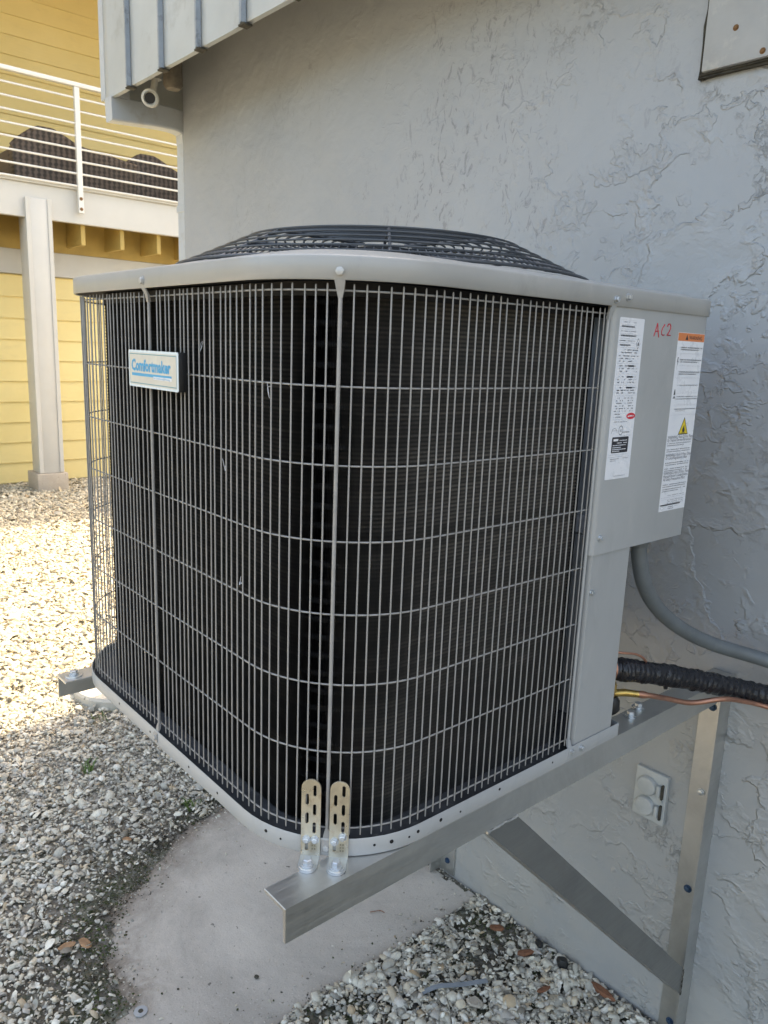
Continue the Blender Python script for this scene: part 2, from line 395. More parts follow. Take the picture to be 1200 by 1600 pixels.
def slab():
    st = .012; nx, ny = 80, 191
    xs = -.652 - st * np.arange(nx + 1); ys = -1.2 + st * np.arange(ny + 1)
    X, Y = np.meshgrid(xs, ys, indexing='ij'); sd = slab_sd(X.ravel(), Y.ravel()).reshape(X.shape)
    wob = (vnoise(X, Y, 12, 31) - .5) * .05 + (vnoise(X, Y, 40, 32) - .5) * .02
    keep = (sd + np.where(X < -.70, wob, 0)) < .004
    Z = np.full(X.shape, ZG + .010) + (vnoise(X, Y, 9, 33) - .5) * .0015 - .008 * np.clip((-.76 - X) / .08, 0, 1) * np.clip(1 + sd / .05, 0, 1)
    X = X + np.where(X > -.6525, (vnoise(X * 0, Y, 30, 34) - .5) * .006, 0)
    bm = bmesh.new(); lay = bm.verts.layers.float_color.new('stain'); vs = {}
    def vert(i, j):
        if (i, j) not in vs:
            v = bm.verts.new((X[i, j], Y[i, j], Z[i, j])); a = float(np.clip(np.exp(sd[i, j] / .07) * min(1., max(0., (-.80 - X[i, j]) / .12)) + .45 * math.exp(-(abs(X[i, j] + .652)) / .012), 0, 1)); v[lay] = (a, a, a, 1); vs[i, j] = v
        return vs[i, j]
    for i in range(nx):
        for j in range(ny):
            if keep[i, j] and keep[i + 1, j] and keep[i, j + 1] and keep[i + 1, j + 1]: bm.faces.new((vert(i, j), vert(i, j + 1), vert(i + 1, j + 1), vert(i + 1, j)))
    be = [e for e in bm.edges if e.is_boundary]
    r = bmesh.ops.extrude_edge_only(bm, edges=be)
    for v in [g for g in r['geom'] if isinstance(g, bmesh.types.BMVert)]: v.co.z = ZG - .03
    o = bm_obj('concrete_slab', bm, 'slab', ang=40); tag(o, kind='structure')
slab()

# ------------------------------------------------------------------ grey stucco building
GB = thing('stucco_building', 'grey stucco building with a ribbed metal fascia behind the condenser', 'building', (XC, WY, ZG))
box('wall', (XC, WY, ZG - .1), (4.2, 6.5, 1.95), 'stucco', GB, .012, 2)
box('soffit', (-2.635, .83, 1.50), (4.2, WY - .003, 1.52), 'soffit', GB)
box('end_soffit', (-2.635, WY - .002, 1.50), (XC - .003, 6.4, 1.52), 'soffit', GB)
box('roof', (-2.70, .79, 2.005), (4.2, 6.6, 2.06), 'roof', GB)
box('end_fascia', (-2.648, .850, 1.285), (-2.636, 6.4, 2.0), 'fascia', GB)
ribx = [-2.603, -2.36, -2.083, -1.811, -1.533]
while ribx[-1] < 4.0: ribx.append(ribx[-1] + .272)
def fascia_panel(x0, x1):
    # shallow pressed pan: slightly dished, with a lip folded back under
    bm = bmesh.new(); n = 6; rows = []
    for (z, dy) in ((1.300, .022), (1.285, .020), (1.285, 0), (1.295, 0), (1.5, 0), (1.7, 0), (2.0, 0)):
        row = []
        for i in range(n + 1):
            t = i / n; x = x0 + .0015 + (x1 - x0 - .003) * t
            row.append(bm.verts.new((x, .805 + dy + (.003 * math.sin(t * PI) * (1 if dy == 0 else 0)), z)))
        rows.append(row)
    for a, b in zip(rows, rows[1:]):
        for i in range(n): bm.faces.new((a[i], a[i + 1], b[i + 1], b[i]))
    o = bm_obj('fascia_panel', bm, 'fascia', GB, 30)
    s = o.modifiers.new('thick', 'SOLIDIFY'); s.thickness = .0015; s.offset = 1
for a, b in zip(ribx, ribx[1:]): fascia_panel(a, b)
for x in ribx[1:]:
    bm = bmesh.new(); add_prism(bm, [(-.012, 0), (-.008, -.014), (.006, -.016), (.009, 0)], (x, .804, 1.283), (1, 0, 0), (0, 1, 0), (0, 0, 1), .715)
    bm_obj('seam', bm, 'seam', GB, 20)
    box('seam_foot', (x - .020, .792, 1.276), (x + .014, .824, 1.2825), 'grime', GB, .002)
# downspout: drops at the fascia end, turns back under the soffit and runs down the wall corner
rs = [(-1, -.72), (-.78, -1), (.78, -1), (1, -.72), (1, .72), (.78, 1), (-.78, 1), (-1, .72)]
rect = [(-1, -.85), (-.85, -1), (.85, -1), (1, -.85), (1, .85), (.85, 1), (-.85, 1), (-1, .85)]
tube('downspout', [(-2.5815, 1.155, 1.20), (-2.5815, 1.155, .4), (-2.5815, 1.155, -1.15), (-2.5815, 1.09, -1.23)], .034, 'downspout', GB, sect=[(a * 1.25, b) for a, b in rect], ang=30)
tube('leader_box', smooth_path([(-2.578, .806, 1.246), (-2.578, .83, 1.247), (-2.579, .90, 1.252), (-2.580, 1.02, 1.260), (-2.581, 1.10, 1.257), (-2.5815, 1.145, 1.232), (-2.5815, 1.155, 1.18)], 5), .044, 'downspout', GB, sect=[(a * .74, b) for a, b in rect], ang=30)
tube('outlet_drop', [(-2.578, .845, 1.29), (-2.578, .845, 1.42)], .036, 'downspout', GB, sect=rect, ang=30)
tube('corner_trim', [(-2.624, .826, 1.287), (-2.624, .826, 2.0)], .022, 'downspout', GB, sect=[(-1, -.6), (-.6, -1), (1, -1), (1, 1), (-1, 1)], ang=30)
for z in (.9, -.4): box('downspout_strap', (-2.619, 1.109, z), (-2.5455, 1.201, z + .03), 'downspout', GB, .002)

# steel cover plate on the wall, top right
EC = thing('steel_cover_plate', 'grey painted steel cover plate with rusty screws high on the stucco wall', 'cover plate', (-.218, WY, .928))
box('plate', (-.218, WY - .022, .930), (.25, WY - .002, 1.42), 'coverpaint', EC, .004, 2)
bm = bmesh.new(); add_box(bm, (-.222, WY - .012, .921), (.254, WY + .004, .9305)); add_box(bm, (-.226, WY - .010, .921), (-.2185, WY + .004, 1.42))
bmesh.ops.subdivide_edges(bm, edges=bm.edges, cuts=14)
for v in bm.verts: v.co += Vector((random.uniform(-.0025, .0025), random.uniform(-.003, .002), random.uniform(-.003, .003)))
bm_obj('caulk_bead', bm, 'grime', EC)
for p in ((-.154, .996), (-.095, .941), (.2, .99), (-.15, 1.3)):
    hexbolt('screw', (p[0], WY - .0215, p[1]), (0, -1, 0), 'rust', EC, .0038, .004, 1.55)

# weatherproof outlet
OC = thing('outdoor_outlet', 'small grey painted outdoor outlet with two round flip covers low on the wall', 'outlet', (-.145, WY, -.73))
box('cover_plate', (-.187, WY - .012, -.730), (-.104, WY + .002, -.603), 'outletpaint', OC, .003, 2)
for zc in (-.642, -.695):
    bm = bmesh.new(); c = Vector((-.153, WY - .012, zc)); seg = 24; prof = [(.0255, 0), (.0255, .006), (.022, .0105), (.012, .0125)]
    rings = [[bm.verts.new(c + Vector((math.cos(2 * PI * k / seg) * r, -h, math.sin(2 * PI * k / seg) * r * .95))) for k in range(seg)] for r, h in prof]
    for a, b in zip(rings, rings[1:]):
        for k in range(seg): bm.faces.new((a[k], a[(k + 1) % seg], b[(k + 1) % seg], b[k]))
    bm.faces.new(rings[-1]); fc = bm_obj('flip_cover', bm, 'outletpaint', OC, 40)
    box('hinge', (-.127, WY - .023, zc - .016), (-.117, WY - .0115, zc + .014), 'outletpaint', OC, .003, 2)
    box('hinge_pin', (-.116, WY - .019, zc - .020), (-.111, WY - .0115, zc + .018), 'grime', OC, .001)
hexbolt('screw', (-.114, WY - .012, -.668), (0, -1, 0), 'outletpaint', OC, .004, .003, 0)

# ------------------------------------------------------------------ security camera
SC = thing('security_camera', 'small off white bullet security camera under the fascia end', 'security camera', (-2.25, .92, 1.33))
cl = Vector((-2.318, .862, 1.247)); cdv = Vector((.86, -.45, -.22)).normalized()
tube('housing', [cl - cdv * .13, cl - cdv * .125, cl - cdv * .005, cl], [.024, .029, .029, .029], 'cambody', SC, 20)
bm = bmesh.new(); lx, ly = frame_at(cdv)
lr = [[bm.verts.new(cl + cdv * h + (lx * math.cos(2 * PI * k / 24) + ly * math.sin(2 * PI * k / 24)) * r) for k in range(24)] for h, r in ((-.01, .0315), (.012, .0315), (.014, .0235), (.004, .0195))]
for a, b in zip(lr, lr[1:]):
    for k in range(24): bm.faces.new((a[k], a[(k + 1) % 24], b[(k + 1) % 24], b[k]))
bm_obj('lens_ring', bm, 'cambody', SC, 50)
tube('lens', [cl, cl + cdv * .004], [.0205, .0195], 'lens', SC, 20)
tube('mount_arm', smooth_path([cl - cdv * .06, cl - cdv * .065 + Vector((.0, .01, .035)), (-2.36, .905, 1.335)], 4), .012, 'cambody', SC, 10)
tube('mount_foot', [(-2.36, .905, 1.33), (-2.36, .905, 1.50)], .022, 'cambody', SC, 14)
tube('junction_cup', [(-2.275, .935, 1.499), (-2.275, .935, 1.30), (-2.275, .935, 1.285)], [.034, .036, .026], 'brownbox', SC, 18)

# ------------------------------------------------------------------ yellow house across the yard
YH = thing('yellow_house', 'yellow clapboard house with a white deck and railing across the yard', 'house', (-8.35, 2.5, ZG))
YX = -8.35; Y0, Y1 = -6, 10
def board(x, z0, z1, a=Y0, b=Y1, nm='siding_board', th=.02, p=YH):
    bm = bmesh.new(); add_prism(bm, [(-.02, z0), (th, z0 - .004), (th - .002, z0), (.002, z1), (-.02, z1)], (x, a, 0), (1, 0, 0), (0, 0, 1), (0, 1, 0), b - a)
    return bm_obj(nm, bm, 'siding', p, 20)
z = ZG + .03
box('core_wall', (YX - .3, Y0, ZG - .1), (YX - .021, Y1, 1.8), 'siding', YH)
while z < .98:
    z1 = min(z + .222, .985); board(YX, z, z1); z = z1
box('frieze', (YX - .02, Y0, .988), (YX + .035, Y1, 1.24), 'white', YH, .004)
box('core_upper_wall', (-10.32, Y0, 1.8), (-10.021, Y1, 5.0), 'siding', YH)
z = 1.86
while z < 4.95: board(-10.0, z, z + .22); z += .22
box('deck_floor', (-10.0, Y0, 1.80), (-7.81, Y1, 1.835), 'joist', YH)
box('deck_beam', (-7.86, Y0, 1.503), (-7.80, Y1, 1.828), 'white', YH, .004)
box('beam_cap', (-7.90, Y0, 1.8285), (-7.775, Y1, 1.858), 'white', YH, .004)
y = Y0 + .2
while y < Y1:
    box('joist', (YX + .04, y, 1.30), (-7.865, y + .045, 1.797), 'joist', YH, .003); y += .42
box('joist_ledger', (YX - .02, Y0, 1.242), (YX + .035, Y1, 1.797), 'joist', YH)
box('ceiling', (-10.0, Y0, 4.75), (-6.95, Y1, 4.80), 'joist', YH)
box('roof', (-14, Y0 - .3, 4.81), (-6.75, Y1 + .3, 5.05), 'roof', YH, .01)
for yc in (2.155, 5.4, -1.1):
    po = box('deck_post', (-8.02, yc - .122, -1.075), (-7.772, yc + .122, 1.690), 'white', YH, .008, 2)
    box('corner_board', (-7.7715, yc - .125, -1.07), (-7.764, yc - .085, 1.695), 'white', po, .002)
    box('corner_board', (-7.7715, yc + .085, -1.07), (-7.764, yc + .125, 1.695), 'white', po, .002)
    box('pier', (-8.08, yc - .162, ZG - .02), (-7.735, yc + .158, -1.076), 'pier', po, .012, 2)
# railing: nine rails carried by posts bolted to the beam
RLx = -7.755
tr = box('top_rail', (RLx - .03, Y0, 2.795), (RLx + .025, Y1, 2.835), 'railing', YH, .006, 2)
for k in range(8):
    zr = 2.692 - k * .1185
    tube('rail', [(RLx, Y0, zr), (RLx, Y1, zr)], .0105, 'railing', YH, 8)
for yc in (2.57, 4.35, .8, -1.0):
    rp = box('rail_post', (RLx - .020, yc - .026, 1.60), (RLx + .020, yc + .026, 2.794), 'railing', YH, .004)
    for zz in (1.64, 1.74): hexbolt('bolt', (RLx + .020, yc, zz), (1, 0, 0), 'rust', rp, .012, .008, 1.4)

# wicker armchairs on the deck, seen from behind
def wicker(name, label, y0, dx=0, sc=1.0):
    t = thing(name, label, 'armchair', (-8.5, y0, 1.836), 'wicker chairs on the deck')
    # outline of the rear shell in (y,z)
    top = [(0, 2.24), (.04, 2.29), (.15, 2.38), (.25, 2.45), (.41, 2.45), (.52, 2.40), (.65, 2.335), (.85, 2.30), (1.05, 2.285), (1.33, 2.255)]
    rows = []; bm = bmesh.new(); nx = 34; th = .10
    def ztop(q):
        for (a, za), (b, zb) in zip(top, top[1:]):
            if a <= q <= b: return za + (zb - za) * (q - a) / (b - a)
        return top[-1][1]
    nz = 16; front = []; back = []
    for i in range(nx + 1):
        q = 1.33 * i / nx; zt = ztop(q); cf = []; cb = []
        for j in range(nz + 1):
            t_ = j / nz; zz = 1.84 + (zt - 1.84) * t_
            wv = .016 * (1 if (i + j) % 2 else -1) * (1 if 0 < j < nz else 0)
            x = -8.28 + .05 * math.sin(PI * q / 1.33) + .03 * t_ + wv
            ins = .03 * (1 - t_) if i in (0, nx) else 0
            cf.append(bm.verts.new((x, y0 + q + (ins if i == 0 else -ins), zz))); cb.append(bm.verts.new((x - th, y0 + q, zz)))
        front.append(cf); back.append(cb)
    for i in range(nx):
        for j in range(nz):
            bm.faces.new((front[i][j], front[i + 1][j], front[i + 1][j + 1], front[i][j + 1]))
            bm.faces.new((back[i][j], back[i][j + 1], back[i + 1][j + 1], back[i + 1][j]))
        bm.faces.new((front[i][nz], front[i + 1][nz], back[i + 1][nz], back[i][nz])); bm.faces.new((front[i][0], back[i][0], back[i + 1][0], front[i + 1][0]))
    for i in (0, nx):
        for j in range(nz): bm.faces.new((front[i][j], front[i][j + 1], back[i][j + 1], back[i][j]))
    bm_obj('backrest', bm, 'wicker', t, 60)
    tube('rim', [(-8.27 + .05 * math.sin(PI * q_ / 1.33), y0 + q_, ztop(q_) + .005) for q_ in [1.33 * k / 30 for k in range(31)]], .022, 'wicker', t, 8)
    box('seat', (-8.95, y0 + .08, 1.90), (-8.385, y0 + 1.25, 2.12), 'wicker', t, .03, 2)
    box('armrest', (-9.0, y0 + .0, 1.86), (-8.385, y0 + .10, 2.24), 'wicker', t, .03, 2)
    box('armrest', (-9.0, y0 + 1.23, 1.86), (-8.385, y0 + 1.33, 2.24), 'wicker', t, .03, 2)
    bpy.context.view_layer.update()
    A = Matrix.Translation((dx, 0, 0)) @ Matrix.Translation((-8.3, y0, 1.836)) @ Matrix.Scale(sc, 4) @ Matrix.Translation((8.3, -y0, -1.836))
    for ch in t.children: ch.data.transform(A)
    return t
wicker('wicker_chair', 'dark brown wicker chair on the deck left of the rail post, high curved back', 2.075)
w2 = wicker('wicker_chair', 'dark brown wicker chair on the deck beside the grey building corner', 3.42, -.60, 1.10)

# ------------------------------------------------------------------ condenser unit
CU = thing('condenser_unit', 'square grey air conditioner condenser with wire guard on wall brackets', 'air conditioner', (-.43, .40, -.303))
UW, R = .87, .1675; LO = .009; YB = .7965
YBACK = .872
def plan_pts(off, n=10, y_end=YBACK, back_r=.02):
    """rounded outline, counter-clockwise from the back right; x right face 0, y front 0"""
    P = []
    br = back_r
    def arc(cx, cy, r, a0, a1, k): return [(cx + r * math.cos(a0 + (a1 - a0) * i / k), cy + r * math.sin(a0 + (a1 - a0) * i / k)) for i in range(k + 1)]
    P += arc(-UW + R, y_end - R, R + off, PI, PI / 2, n)                      # back left (clockwise walk)
    ye = y_end + off; P += [(off - .085, ye), (off - .080, ye - .001), (off - .004, YB + .006), (off - .001, YB + .003), (off, YB - .002)]   # chamfered back right corner
    P += arc(-R, R, R + off, 0, -PI / 2, n)                                   # front right
    P += arc(-UW + R, R, R + off, -PI / 2, -PI, n)                            # front left
    return P
CX, CY = -.428, .434
def loft(bm, loops, close_top=False, close_bot=False):
    rs_ = [[bm.verts.new(v) for v in L] for L in loops]; n = len(rs_[0])
    for a, b in zip(rs_, rs_[1:]):
        for k in range(n): bm.faces.new((a[k], a[(k + 1) % n], b[(k + 1) % n], b[k]))
    if close_top: bm.faces.new(rs_[-1])
    if close_bot: bm.faces.new(rs_[0][::-1])
NL = 240
def radial(off, z, n=NL):
    """rounded rect outline sampled by angle round the orifice centre"""
    P = plan_pts(off, 24); out = []
    A = [math.atan2(y - CY, x - CX) for x, y in P]
    for k in range(n):
        a = 2 * PI * k / n - PI; d = (math.cos(a), math.sin(a)); best = None
        for i in range(len(P)):
            (x1, y1), (x2, y2) = P[i], P[(i + 1) % len(P)]
            ex, ey = x2 - x1, y2 - y1; den = d[0] * ey - d[1] * ex
            if abs(den) < 1e-12: continue
            t = ((x1 - CX) * ey - (y1 - CY) * ex) / den; s = ((x1 - CX) * d[1] - (y1 - CY) * d[0]) / den
            if t > 0 and -1e-6 <= s <= 1 + 1e-6: best = t if best is None else max(best, t)
        out.append((CX + d[0] * best, CY + d[1] * best, z))
    return out
def circ(r, z, n=NL): return [(CX + r * math.cos(2 * PI * k / n - PI), CY + r * math.sin(2 * PI * k / n - PI), z) for k in range(n)]
LL_ = LO + .003
bm = bmesh.new()
def blend(a, b, t, z): return [(p[0] + (q[0] - p[0]) * t, p[1] + (q[1] - p[1]) * t, z) for p, q in zip(a, b)]
Lr = radial(-.018, 0); Lc = circ(.372, 0)
loft(bm, [radial(.0085, .4325), radial(.0105, .4312), radial(LL_, .4325), radial(LL_, .4560), radial(.0110, .4580), radial(.0085, .4592), radial(.003, .4597), radial(-.012, .4603),
          radial(-.020, .4625), radial(-.034, .4685), radial(-.044, .4705), blend(radial(-.05, 0), Lc, .0, .4712), blend(radial(-.05, 0), Lc, .6, .4718), circ(.374, .4735), circ(.370, .4755), circ(.362, .4755), circ(.357, .472), circ(.352, .445), circ(.345, .4375)])
lid = bm_obj('lid', bm, 'lid', CU, 50)
# sheet under the lid rim
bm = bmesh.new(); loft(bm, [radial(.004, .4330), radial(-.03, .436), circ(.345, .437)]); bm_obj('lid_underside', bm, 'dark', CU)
# base pan with rolled rim, cut back at the service corner
def base_plan(off):
    P = [p for p in plan_pts(off, 14)]
    k = 15
    left = P[:k]; rest = P[k + 5:]
    return left + [(-.15, YBACK + off), (-.13, .70), (-.075 , .662), (off, .650)] + rest
def lp(off, z): return [(x, y, z) for x, y in base_plan(off)]
bm = bmesh.new()
loft(bm, [lp(.004, -.3035), lp(.0085, -.3025), lp(LO, -.300), lp(LO, -.2785), lp(.0082, -.2772), lp(.0070, -.2780), lp(.0055, -.2925), lp(-.02, -.2945)], True, True)
pan = bm_obj('base_pan', bm, 'unit', CU, 40)
bm = bmesh.new(); loft(bm, [lp(.0040, -.2905), lp(-.002, -.2920), lp(-.03, -.2925)], True); bm_obj('pan_dark_sheet', bm, 'pandark', pan, 40)  # dark sheet laid over the grey pan floor
# punched holes: dark shallow cups let into the rim, right and front faces
def rim_hole(p, nrm, r):
    d = Vector(nrm).normalized(); tube('rim_hole', [Vector(p) - d * .0006, Vector(p) + d * .0004], r, 'dark', pan, 12)
for y_, z_, r_ in ((.205, -.288, .0028), (.245, -.291, .0016), (.330, -.287, .0022), (.46, -.288, .0016), (.135, -.291, .0026), (.165, -.288, .0016)):
    if y_ > R: rim_hole((LO, y_, z_), (1, 0, 0), r_)
def corner_pt(deg, off, z, left=False):
    a = math.radians(deg); cx = (-UW + R) if left else -R
    return Vector((cx + (R + off) * math.cos(a), R + (R + off) * math.sin(a), z)), Vector((math.cos(a), math.sin(a), 0))
for deg, z_, r_ in ((-16, -.289, .0028), (-7, -.2905, .0016), (-2, -.288, .0024), (-74, -.288, .0024), (-66, -.291, .0015), (-24, -.289, .0018)):
    p, d = corner_pt(deg, LO, z_); rim_hole(p, d, r_)
for x_ in (-.24, -.33, -.47, -.6): rim_hole((x_, -LO, -.289), (0, -1, 0), .002)

# coil: real fins, wavy edged, over tubes and a second dark row
def path(off, y_end=.525, step=.0022, left_end=.60):
    """points and outward normals along right face, corner, front, corner, left face"""
    r = R + off; out = []
    segs = [('l', (off, y_end), (off, R), (1, 0)), ('a', (-R, R), 0, -90), ('l', (-R, -off), (-UW + R, -off), (0, -1)), ('a', (-UW + R, R), -90, -180), ('l', (-UW - off, R), (-UW - off, left_end), (-1, 0))]
    for s in segs:
        if s[0] == 'l':
            (x1, y1), (x2, y2) = s[1], s[2]; L = math.hypot(x2 - x1, y2 - y1); k = max(1, round(L / step))
            for i in range(k): t = i / k; out.append((x1 + (x2 - x1) * t, y1 + (y2 - y1) * t, *s[3]))
        else:
            L = r * PI / 2; k = max(1, round(L / step))
            for i in range(k):
                a = math.radians(s[2] + (s[3] - s[2]) * i / k); out.append((s[1][0] + r * math.cos(a), s[1][1] + r * math.sin(a), math.cos(a), math.sin(a)))
    return np.array(out)
Z0, Z1 = -.292, .434
COFF = -.040
def fins():
    P = path(COFF, step=.0021); nz = 264; zz = np.linspace(Z0, Z1, nz + 1)
    n = len(P)
    wob = rng.uniform(-.0004, .0004, n)
    zi = (np.arange(nz + 1) % 2) * 2 - 1
    # corrugated outer edge; the crests of neighbouring fins line up into faint rows
    do = (.0009 * zi)[None, :] + wob[:, None] + rng.uniform(-.0002, .0002, (n, nz + 1))
    tx, ty = -P[:, 3], P[:, 2]
    lean = rng.uniform(-.0004, .0004, n)
    O = np.stack([P[:, 0, None] + P[:, 2, None] * do + tx[:, None] * (.0004 * zi)[None, :], P[:, 1, None] + P[:, 3, None] * do + ty[:, None] * (.0004 * zi)[None, :], np.broadcast_to(zz, (n, nz + 1))], -1)
    D = .016; lean = lean - D * math.tan(math.radians(19))
    I = np.stack([np.broadcast_to((P[:, 0] - P[:, 2] * D + tx * lean)[:, None], (n, nz + 1)), np.broadcast_to((P[:, 1] - P[:, 3] * D + ty * lean)[:, None], (n, nz + 1)), np.broadcast_to(zz, (n, nz + 1))], -1)
    V = np.concatenate([O.reshape(-1, 3), I.reshape(-1, 3)]); N1 = n * (nz + 1)
    a = (np.arange(n)[:, None] * (nz + 1) + np.arange(nz)[None, :]).ravel()
    F = np.stack([a, a + 1, a + 1 + N1, a + N1], -1)
    # light caught by the crests, painted in as a paler colour broken by noise
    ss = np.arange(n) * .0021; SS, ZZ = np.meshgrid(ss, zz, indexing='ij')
    crest_light = np.clip(vnoise(SS, ZZ, 5, 41) * .9 + vnoise(SS, ZZ * 3, 22, 42) * .5 - .25, 0.08, 1) * (.75 + .25 * rng.rand(n, nz + 1))
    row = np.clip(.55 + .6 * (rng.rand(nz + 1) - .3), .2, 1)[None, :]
    cr = np.where(zi[None, :] > 0, crest_light * row, 0.0); k = np.concatenate([cr.ravel(), np.zeros(N1)])
    m = N('black coated fins with painted crest light'); at = m.n('Attribute', attribute_name='crest_light')
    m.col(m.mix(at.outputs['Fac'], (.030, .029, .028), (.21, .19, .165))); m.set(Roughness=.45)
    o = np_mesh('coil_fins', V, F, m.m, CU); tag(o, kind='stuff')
    ca = o.data.color_attributes.new('crest_light', 'FLOAT_COLOR', 'POINT'); ca.data.foreach_set('color', np.repeat(k[:, None], 4, 1).astype(np.float32).ravel())
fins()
def wall_strip(name, off, z0, z1, mat, y_end=.56, left_end=.62, step=.02):
    P = path(off, y_end, step, left_end); bm = bmesh.new()
    a = [bm.verts.new((p[0], p[1], z0)) for p in P]; b = [bm.verts.new((p[0], p[1], z1)) for p in P]
    for i in range(len(P) - 1): bm.faces.new((a[i], a[i + 1], b[i + 1], b[i]))
    return bm_obj(name, bm, mat, CU, 60)
wall_strip('coil_core', COFF - .017, Z0, Z1, 'dark')
wall_strip('coil_top_cap', COFF + .003, .4165, .4335, 'dark')
tube_path = [Vector((p[0], p[1], 0)) for p in path(COFF - .0105, .53, .012, .60)]
bm = bmesh.new(); add_tube(bm, tube_path, .0046, 6); bmesh.ops.recalc_face_normals(bm, faces=bm.faces)
tme = bpy.data.meshes.new('coil_tube'); bm.to_mesh(tme); bm.free(); smooth_mesh(tme, 60); tme.materials.append(MT['tube'])
for k in range(28):
    o = bpy.data.objects.new('coil_tube', tme); C.objects.link(o); o.location = (0, 0, -.275 + k * .0254); par(o, CU)
# end plate of the coil at the back left, and back sheets
box('coil_end_plate', (-UW + .012, .600, Z0), (-UW + .060, .606, .434), 'unit', CU)
box('rear_panel', (-UW + .15, .765, Z0), (-.17, .768, .4315), 'unit', CU)
box('rear_left_post', (-UW + .045, .607, Z0), (-UW + .048, .74, .4315), 'unit', CU)

# wire guard: rings, verticals and stiffening rods
ringz = [.4207, .3117, .2177, .1237, .0297, -.0643, -.1583, -.2681]
for z in ringz:
    P = path(-.0026, .512, .012, .74); bm = bmesh.new(); add_tube(bm, [Vector((p[0], p[1], z)) for p in P], .00125, 7)
    bm_obj('guard_ring', bm, 'wire', CU, 60)
L0 = ringz[-1] - .009; L1 = ringz[0] + .007
bm = bmesh.new()
zs_ = [L0, L0 + .002] + [L0 + .002 + (L1 - L0 - .004) * i / 6 for i in range(1, 6)] + [L1 - .002, L1]
add_tube(bm, [Vector((0, 0, q - L0)) for q in zs_], [.0008] + [.00112] * (len(zs_) - 2) + [.0007], 8)
wme = bpy.data.meshes.new('guard_wire'); bmesh.ops.recalc_face_normals(bm, faces=bm.faces); bm.to_mesh(wme); bm.free(); smooth_mesh(wme, 70); wme.materials.append(MT['wire'])
P = path(0.0002, .502, .01463, .74)
nw = 0
rods = [(corner_pt(-45, .001, 0)[0]), Vector((-.447, -.0012, 0)), Vector((.0008, .508, 0)), Vector((-UW - .001, .42, 0))]
for p in P:
    v = Vector((p[0], p[1], L0))
    if any((Vector((v.x, v.y, 0)) - Vector((q.x, q.y, 0))).length < .0055 for q in rods): continue
    o = bpy.data.objects.new('guard_wire', wme); C.objects.link(o); o.location = v + Vector((random.gauss(0, .0003), random.gauss(0, .0003), random.uniform(-.001, .001)))
    o.rotation_euler = (random.gauss(0, .0011), random.gauss(0, .0011), random.random() * 6); par(o, CU); nw += 1
print('wires', nw)
for k, (x_, z_) in enumerate(((-.25, .02), (-.18, .30), (-.30, .19), (-.62, .12), (-.70, -.1), (-.36, .35))):
    pts = [Vector((x_ + random.gauss(0, .003), .036 + random.gauss(0, .002), z_ + random.gauss(0, .006))) for _ in range(5)]
    tube('lint', smooth_path(pts, 3), .0004, 'label', CU, 4)
for i, q in enumerate(rods):
    bm = bmesh.new(); x, y = q.x, q.y
    d = Vector((.707, -.707, 0)) if i == 0 else (Vector((0, -1, 0)) if i == 1 else Vector((1, 0, 0)) if i == 2 else Vector((-1, 0, 0)))
    q2 = q + d * .0016
    add_tube(bm, [q2 + Vector((0, 0, -.272)), q2 + Vector((0, 0, -.10)), q2 + Vector((0, 0, .2)), q2 + Vector((0, 0, .418))], .0025, 10)
    # flattened ends that run under the rim screws
    s = Vector((-d.y, d.x, 0))
    for (za, zb, zc, zd) in ((.412, .422, .431, .440), (-.266, -.276, -.283, -.296)):
        rr = []
        for z_, w_, t_ in ((za, .0025, .0025), (zb, .0048, .0016), (zc, .0062, .001), (zd, .0062, .001)):
            off = q2 if z_ in (za,) else q + d * (.004 if z_ == zb else .0092)
            if i != 0 and z_ == zd: off = q + d * .0085
            rr.append([bm.verts.new(off + s * w_ * a + d * t_ * b + Vector((0, 0, z_))) for a, b in ((-1, -1), (1, -1), (1, 1), (-1, 1))])
        for a, b in zip(rr, rr[1:]):
            for k in range(4): bm.faces.new((a[k], a[(k + 1) % 4], b[(k + 1) % 4], b[k]))
        bm.faces.new(rr[0]); bm.faces.new(rr[-1])
    bm_obj('guard_rod', bm, 'wire' if i != 2 else 'unit', CU, 60)
# screws of lid and base
p, d = corner_pt(-45, LL_, .4405); hexbolt('screw', p, d, 'screw', lid, .0049, .0045, 1.0)
hexbolt('screw', (-.447, -LL_, .4415), (0, -1, 0), 'screw', lid, .0047, .0045, 1.35)
for y_, z_ in ((.508, .4405), (.539, .446)): hexbolt('screw', (LL_, y_, z_), (1, 0, 0), 'bolt', lid, .0045, .006, 1.25)
p, d = corner_pt(-45, LO, -.290); hexbolt('screw', p, d, 'screw', pan, .0045, .004, 1.3)
hexbolt('screw', (-.447, -LO, -.289), (0, -1, 0), 'screw', pan, .0042, .0045, 1.3)
for y_, z_ in ((.509, -.285), (.537, -.287)): hexbolt('screw', (LO, y_, z_), (1, 0, 0), 'bolt', pan, .0042, .006, 1.2)

